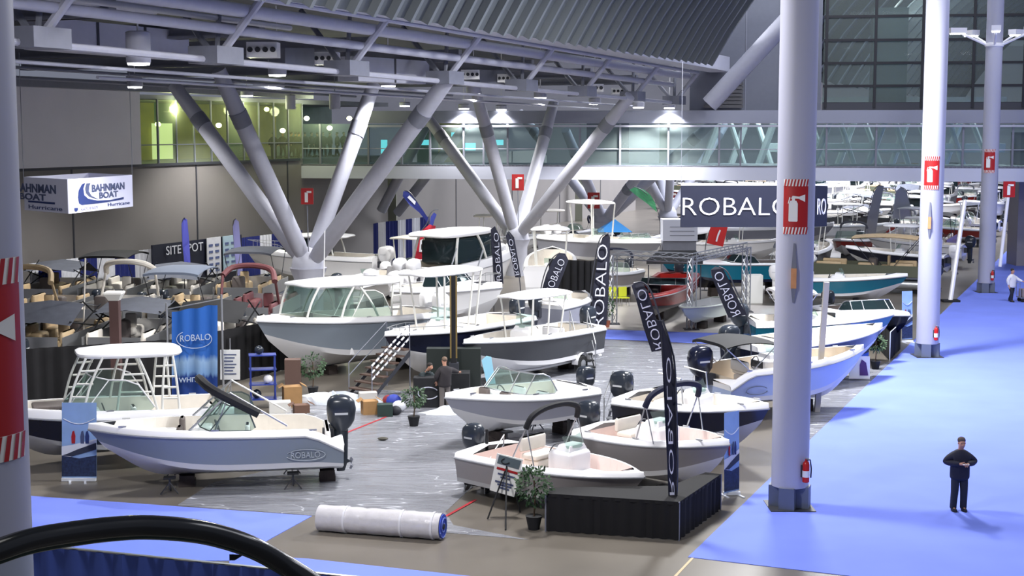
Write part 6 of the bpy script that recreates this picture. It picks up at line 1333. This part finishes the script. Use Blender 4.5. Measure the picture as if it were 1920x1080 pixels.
def person(loc, rz, H_, pose, coat, trous, label, hair=mat('hair_dark', (44, 38, 36), .8), group=None, detail=True, hat=None):
    """pose in metres for a 1.78 m figure, x = the figure's left, -y = where it faces"""
    s = H_ / 1.78; e = empty('person', loc, label, 'person', rz, group); S = lambda *p: tuple(c * s for c in p)
    g = dict(hipz=.92, bend=0, head=(0, -.02, 0), le=(.30, .02, 1.14), lw=(.28, -.05, .9), re=(-.30, .02, 1.14), rw=(-.28, -.05, .9), lk=(.11, -.02, .5), la=(.12, .03, .09), rk=(-.11, -.02, .5), ra=(-.12, .03, .09)); g.update(pose)
    hz = g['hipz']; bd = g['bend']; ch = (0, -bd * .3, hz + .40); nk = (0, -bd * .42, hz + .60); hd = (g['head'][0], -bd * .5 + g['head'][1], hz + .685)
    ls = (.19, -bd * .38, hz + .48); rs = (-.19, -bd * .38, hz + .5)
    N = []; E = []
    def nd(p, r, link=None):
        N.append((S(*p), tuple(q * s for q in r) if isinstance(r, tuple) else r * s))
        if link is not None: E.append((link, len(N) - 1))
        return len(N) - 1
    pel = nd((0, 0, hz), (.14, .1)); ab = nd((0, -bd * .12, hz + .2), (.13, .09), pel); c_ = nd(ch, (.15, .1), ab); n_ = nd(nk, .055, c_); jaw = nd((hd[0], hd[1] - .02, hd[2] - .02), .07, n_); hm_ = nd((hd[0], hd[1] - .01, hd[2] + .07), (.088, .104), jaw); nd((hd[0], hd[1], hd[2] + .15), (.06, .07), hm_)
    nd((hd[0], hd[1] - .115, hd[2] + .03), .014, jaw)
    for sh, el, wr, sg in ((ls, g['le'], g['lw'], 1), (rs, g['re'], g['rw'], -1)):
        a1 = nd((sh[0] * .85, sh[1], sh[2] - .06), .05, c_); a2 = nd(el, .042, a1); a3 = nd(wr, .028, a2); d = (V(wr) - V(el)).normalized(); pm = V(wr) + d * .07; a4 = nd(tuple(pm), (.036, .018), a3)
        if detail:
            side = d.cross(V((0, -1, .2))).normalized() if abs(d.y) < .8 else V((sg, 0, 0))
            for k, (o_, L) in enumerate(((-.03, .07), (-.01, .085), (.01, .08), (.03, .06))): f1 = nd(tuple(pm + side * o_ + d * .035), .0095, a4); f2 = nd(tuple(pm + side * o_ + d * (.035 + L * .55) + V((0, -.008, -.008))), .0085, f1); nd(tuple(pm + side * o_ + d * (.035 + L * .85) + V((0, -.022, -.02))), .0075, f2)
            t1 = nd(tuple(V(wr) + d * .03 + side * -.045 * 1), .011, a3); nd(tuple(V(wr) + d * .075 + side * -.06 + V((0, -.02, 0))), .0095, t1)
    for kn, an, sg in ((g['lk'], g['la'], 1), (g['rk'], g['ra'], -1)):
        b1 = nd((sg * .09, 0, hz - .04), .085, pel); b2 = nd(kn, .055, b1); b3 = nd(an, .038, b2); nd((an[0], an[1] - .14, an[2] - .05), .032, b3)
    body = skinmesh('body', N, E, SKIN, e, 2 if detail else 1)
    # jacket
    N, E = [], []; p00 = nd((0, 0, hz - .18), (.25, .19)); p0 = nd((0, 0, hz - .06), (.255, .2), p00); p1 = nd((0, -bd * .12, hz + .2), (.245, .2), p0); p2 = nd(ch, (.22, .18), p1); p3 = nd((nk[0], nk[1], nk[2] - .09), (.16, .13), p2); nd((nk[0], nk[1], nk[2] - .01), .085, p3)
    for sh, el, wr in ((ls, g['le'], g['lw']), (rs, g['re'], g['rw'])): a1 = nd((sh[0], sh[1], sh[2] - .05), .115, p2); a2 = nd(el, .098, a1); nd(tuple(V(el).lerp(V(wr), .95)), .058, a2)
    jk = skinmesh('jacket', N, E, coat, e)
    N, E = [], []; p9 = nd((0, 0, hz + .1), (.18, .14)); p0 = nd((0, 0, hz), (.18, .14), p9)
    for kn, an, sg in ((g['lk'], g['la'], 1), (g['rk'], g['ra'], -1)): b1 = nd((sg * .095, 0, hz - .1), .12, p0); b2 = nd(kn, .095, b1); b3 = nd((an[0], an[1], an[2] + .02), .085, b2); nd((an[0], an[1], an[2] - .06), .09, b3)
    skinmesh('trousers', N, E, trous, e)
    for an in (g['la'], g['ra']):
        obj('shoe', MB().loft([[V(S(an[0] + .06 * math.cos(t) * w_, an[1] - .07 + .165 * math.sin(t), z)) for t in [2 * PI * k / 12 for k in range(12)]] for z, w_ in ((.0 + an[2] - .09, 1), (an[2] - .05, 1.05), (an[2] - .01, .7))], BLACK, caps=True), e, True)
    obj('hair', MB().blob(V(S(hd[0], hd[1] + .022, hd[2] + .118)), (.096 * s, .108 * s, .088 * s), hair, 12, 8), e, True)
    if detail:
        for sg in (1, -1): obj('eye', MB().blob(V(S(hd[0] + sg * .03, hd[1] - .096, hd[2] + .065)), (.011 * s, .008 * s, .009 * s), BLACK, 6, 4), e, True); obj('ear', MB().blob(V(S(hd[0] + sg * .082, hd[1], hd[2] + .05)), (.012 * s, .02 * s, .03 * s), SKIN, 8, 5), e, True)
    return e
COATB = mat('dark_navy_coat', (30, 32, 50), .8, noise=.1); TRB = mat('dark_trousers', (34, 38, 52), .85); COATK = mat('charcoal_jacket', (44, 40, 44), .85); TRG = mat('taupe_trousers', (104, 98, 96), .85)
pl_ = G(1797, 958); person(pl_, .0, 1.83, dict(head=(.0, -.05, -.02), le=(.36, .03, 1.17), lw=(.09, -.3, 1.2), re=(-.36, .03, 1.17), rw=(-.06, -.31, 1.2), bend=.06), COATB, TRB, 'man in a dark navy coat standing on the blue aisle looking at a phone', mat('hair_brown_grey', (84, 72, 70), .8))
ph = MB().rbox(pl_ + V((.02, -.41, 1.25)), (.15, .09, .015), mat('phone_white', (226, 226, 232), .3), .01, 0, 0); tag(obj('phone', ph, None, True, world=True), 'small white phone held by the man on the aisle carpet', 'phone')
pl_ = G(834, 767); person(pl_, PI + .4, 1.74, dict(le=(.30, .0, 1.14), lw=(.26, -.1, .95), re=(-.42, -.15, 1.26), rw=(-.62, -.3, 1.2), lk=(.1, 0, .5)), COATK, TRG, 'man in a dark jacket seen from behind, reaching right beside the counter', mat('hair_light_brown', (112, 92, 78), .8))
pl_ = G(792, 762) + V((0, .5, 0)); person(pl_, .7, 1.72, dict(hipz=.62, bend=.6, head=(.0, -.12, -.06), le=(.26, -.3, .92), lw=(.12, -.5, .8), re=(-.26, -.3, .92), rw=(-.1, -.5, .8), lk=(.14, -.38, .5), la=(.14, -.16, .09), rk=(-.16, -.36, .48), ra=(-.16, -.14, .09)), mat('dark_green_grey_top', (44, 54, 58), .85), TRB, 'crouching person in dark clothes bending over the left of the counter')
pl_ = G(1896, 566); person(pl_, .5, 1.78, dict(le=(.34, -.1, 1.2), lw=(.5, -.3, 1.1), rk=(-.12, -.14, .5), ra=(-.12, -.1, .09), lk=(.1, .04, .5), la=(.1, .2, .12)), mat('white_shirt', (226, 226, 232), .8), TRB, 'person in a white shirt pushing a cart at the far right of the aisle')
p_ = G(1918, 566); e = empty('push_cart', p_ + V((.3, 0, 0)), 'low grey cart pushed by the person in the white shirt', 'cart'); obj('deck', MB().box((0, 0, .25), (1.1, .7, .06), STEELD), e); obj('load', MB().box((0, 0, .5), (.9, .6, .4), mat('load_taupe', (140, 128, 126), .7)), e); obj('handle', MB().tube([(-.55, -.3, .28), (-.6, -.3, 1.05), (-.6, .3, 1.05), (-.55, .3, .28)], .02, ALU, 5), e, True)
for sx in (-.4, .4):
    for sy in (-.28, .28): obj('wheel', MB().tube([(sx, sy - .03, .11), (sx, sy + .03, .11)], .11, RUB, 12), e, True)
tag(obj('folded_cloth', MB().prism([P(903, 676, 44.2), P(914, 726, 44.2), P(930, 724, 44.2), P(921, 670, 44.2), P(912, 668, 44.2)], (0, .08, 0), mat('pale_aqua_cloth', (150, 206, 232), .6)), None, world=True), 'pale aqua cloth standing in the cockpit of the central lilac-grey bowrider', 'cloth')
sils = [(515, 0, 0), (532, 1, .4), (548, 0, 1.5), (562, 1, 2.6), (574, 0, 3.2), (586, 1, 1), (597, 0, 4), (608, 1, .2), (620, 0, 2.2), (634, 1, 5), (646, 0, .9), (556, 1, 3)]
proto = {}
NB = mat('near_black_cloth', (14, 14, 18), .9)
clos = [(NB, NB), (NB, NB)]
for i, (px, k, rz) in enumerate(sils):
    t = Wt(px, -1.0 - (i % 3) * .9); p_ = W(t, 7.25, -1.0 - (i % 3) * .9); l = 'person in dark clothes standing in the corridor crowd behind glass'
    if k not in proto: proto[k] = person(p_, rz, 1.75, dict(lk=(.14, -.1, .5), la=(.15, -.16, .09), ra=(-.12, .14, .09)), clos[k][0], clos[k][1], l, group='people standing in the upper corridor', detail=False)
    else: c = copy_tree(proto[k]); c.location = p_; c.rotation_euler = (0, 0, rz)

# ------------------------------------------------------------------ a place for every look-alike
ORD = ['first', 'second', 'third', 'fourth', 'fifth', 'sixth', 'seventh', 'eighth', 'ninth', 'tenth', 'eleventh', 'twelfth', 'thirteenth', 'fourteenth', 'fifteenth', 'sixteenth', 'seventeenth', 'eighteenth', 'nineteenth', 'twentieth']
bpy.context.view_layer.update()
_by = {}
for o in list(scene.objects):
    if o.parent is None and 'label' in o and 'kind' not in o: _by.setdefault(o['label'], []).append(o)
for l, os_ in _by.items():
    if len(os_) < 2: continue
    if 'group' not in os_[0]:
        for o in os_: o['group'] = l
    pj = lambda o: o.matrix_world.translation.x / max(1, o.matrix_world.translation.y)
    rowb = os_[0]['category'] == 'boat'
    os_.sort(key=(lambda o: o.matrix_world.translation.y) if rowb else pj)
    for i, o in enumerate(os_):
        if len(l.split()) <= 12 and i < 20: o['label'] = l + (', %s nearest' % ORD[i] if rowb and i else ', the nearest' if rowb else ', %s from left' % ORD[i])
# ------------------------------------------------------------------ light
w = bpy.data.worlds.new('world'); scene.world = w; w.use_nodes = True
bgn = w.node_tree.nodes['Background']; bgn.inputs[0].default_value = (.72, .78, 1, 1); bgn.inputs[1].default_value = .26
def area(loc, size, power, color=(1, 1, 1), rot=(0, 0, 0)):
    d = bpy.data.lights.new('hall_and_fill_light', 'AREA'); d.shape = 'SQUARE'; d.size = size; d.energy = power; d.color = color
    o = bpy.data.objects.new('hall_and_fill_light', d); COL.objects.link(o); o.location = loc; o.rotation_euler = rot; return o
BLU = (.9, .92, 1)
area((24, 40, 27), 4, 3300, BLU); area((30, 62, 27), 4, 4800, BLU); area((20, 82, 27), 10, 8500, BLU); area((0, 38, 15.9), 2, 3300, (1, .98, .97)); area((-6, 22, 14), 2, 2200, (1, .98, .97), (.6, 0, 0))  # the tilted last one is an added fill for the left foreground
area((10, 54, 16), 2.5, 8500, (1, 1, 1)); area((45, 125, 26.5), 14, 30000, BLU); area((25, 110, 26.5), 10, 18000, BLU); area((50, 175, 29), 20, 60000, BLU); area((30, 150, 27), 14, 34000, BLU); area((20, 20, 22), 8, 1200, BLU); area((-2, 6, 16), 4, 200, (1, .98, .96), (.35, 0, 0))  # the last one is an added fill near the camera for the foreground drape
for q, e_ in ((c2 + V((0, 0, 18.2)), 1200), (c3 + V((0, 0, 16.4)), 1200), (V((14, 90, 14.5)), 500), (V((36, 125, 16)), 5000), (V((44, 160, 18)), 6000)):
    d = bpy.data.lights.new('vault_fill_spot', 'SPOT'); d.energy = e_; d.spot_size = math.radians(150); d.shadow_soft_size = .6; o = bpy.data.objects.new('vault_fill_spot', d); COL.objects.link(o); o.location = q; o.rotation_euler = (PI, 0, 0)  # unseen upward spots added to brighten the vault from below
for i, c in enumerate(LIGHTPOS):
    d = bpy.data.lights.new('downlight', 'SPOT'); d.energy = 5200; d.spot_size = math.radians(125); d.spot_blend = .6; d.shadow_soft_size = .3; d.color = (1, .98, .95)
    o = bpy.data.objects.new('downlight', d); COL.objects.link(o); o.location = c - UP * .15
for px, Y in ((330, 84), (470, 90), (600, 96)):
    p = P(px, 205, Y + 3); d = bpy.data.lights.new('corridor_light', 'POINT'); d.energy = 450; d.color = (.95, 1, .55); d.shadow_soft_size = .3
    o = bpy.data.objects.new('corridor_light', d); COL.objects.link(o); o.location = V((p.x, p.y, 10.4))
scene.view_settings.view_transform = 'Standard'; scene.view_settings.look = 'None'; scene.view_settings.gamma = 1; scene.view_settings.exposure = -0.12
scene.view_settings.use_curve_mapping = False
scene.cycles.max_bounces = 6; scene.cycles.transparent_max_bounces = 12; scene.cycles.sample_clamp_indirect = 6
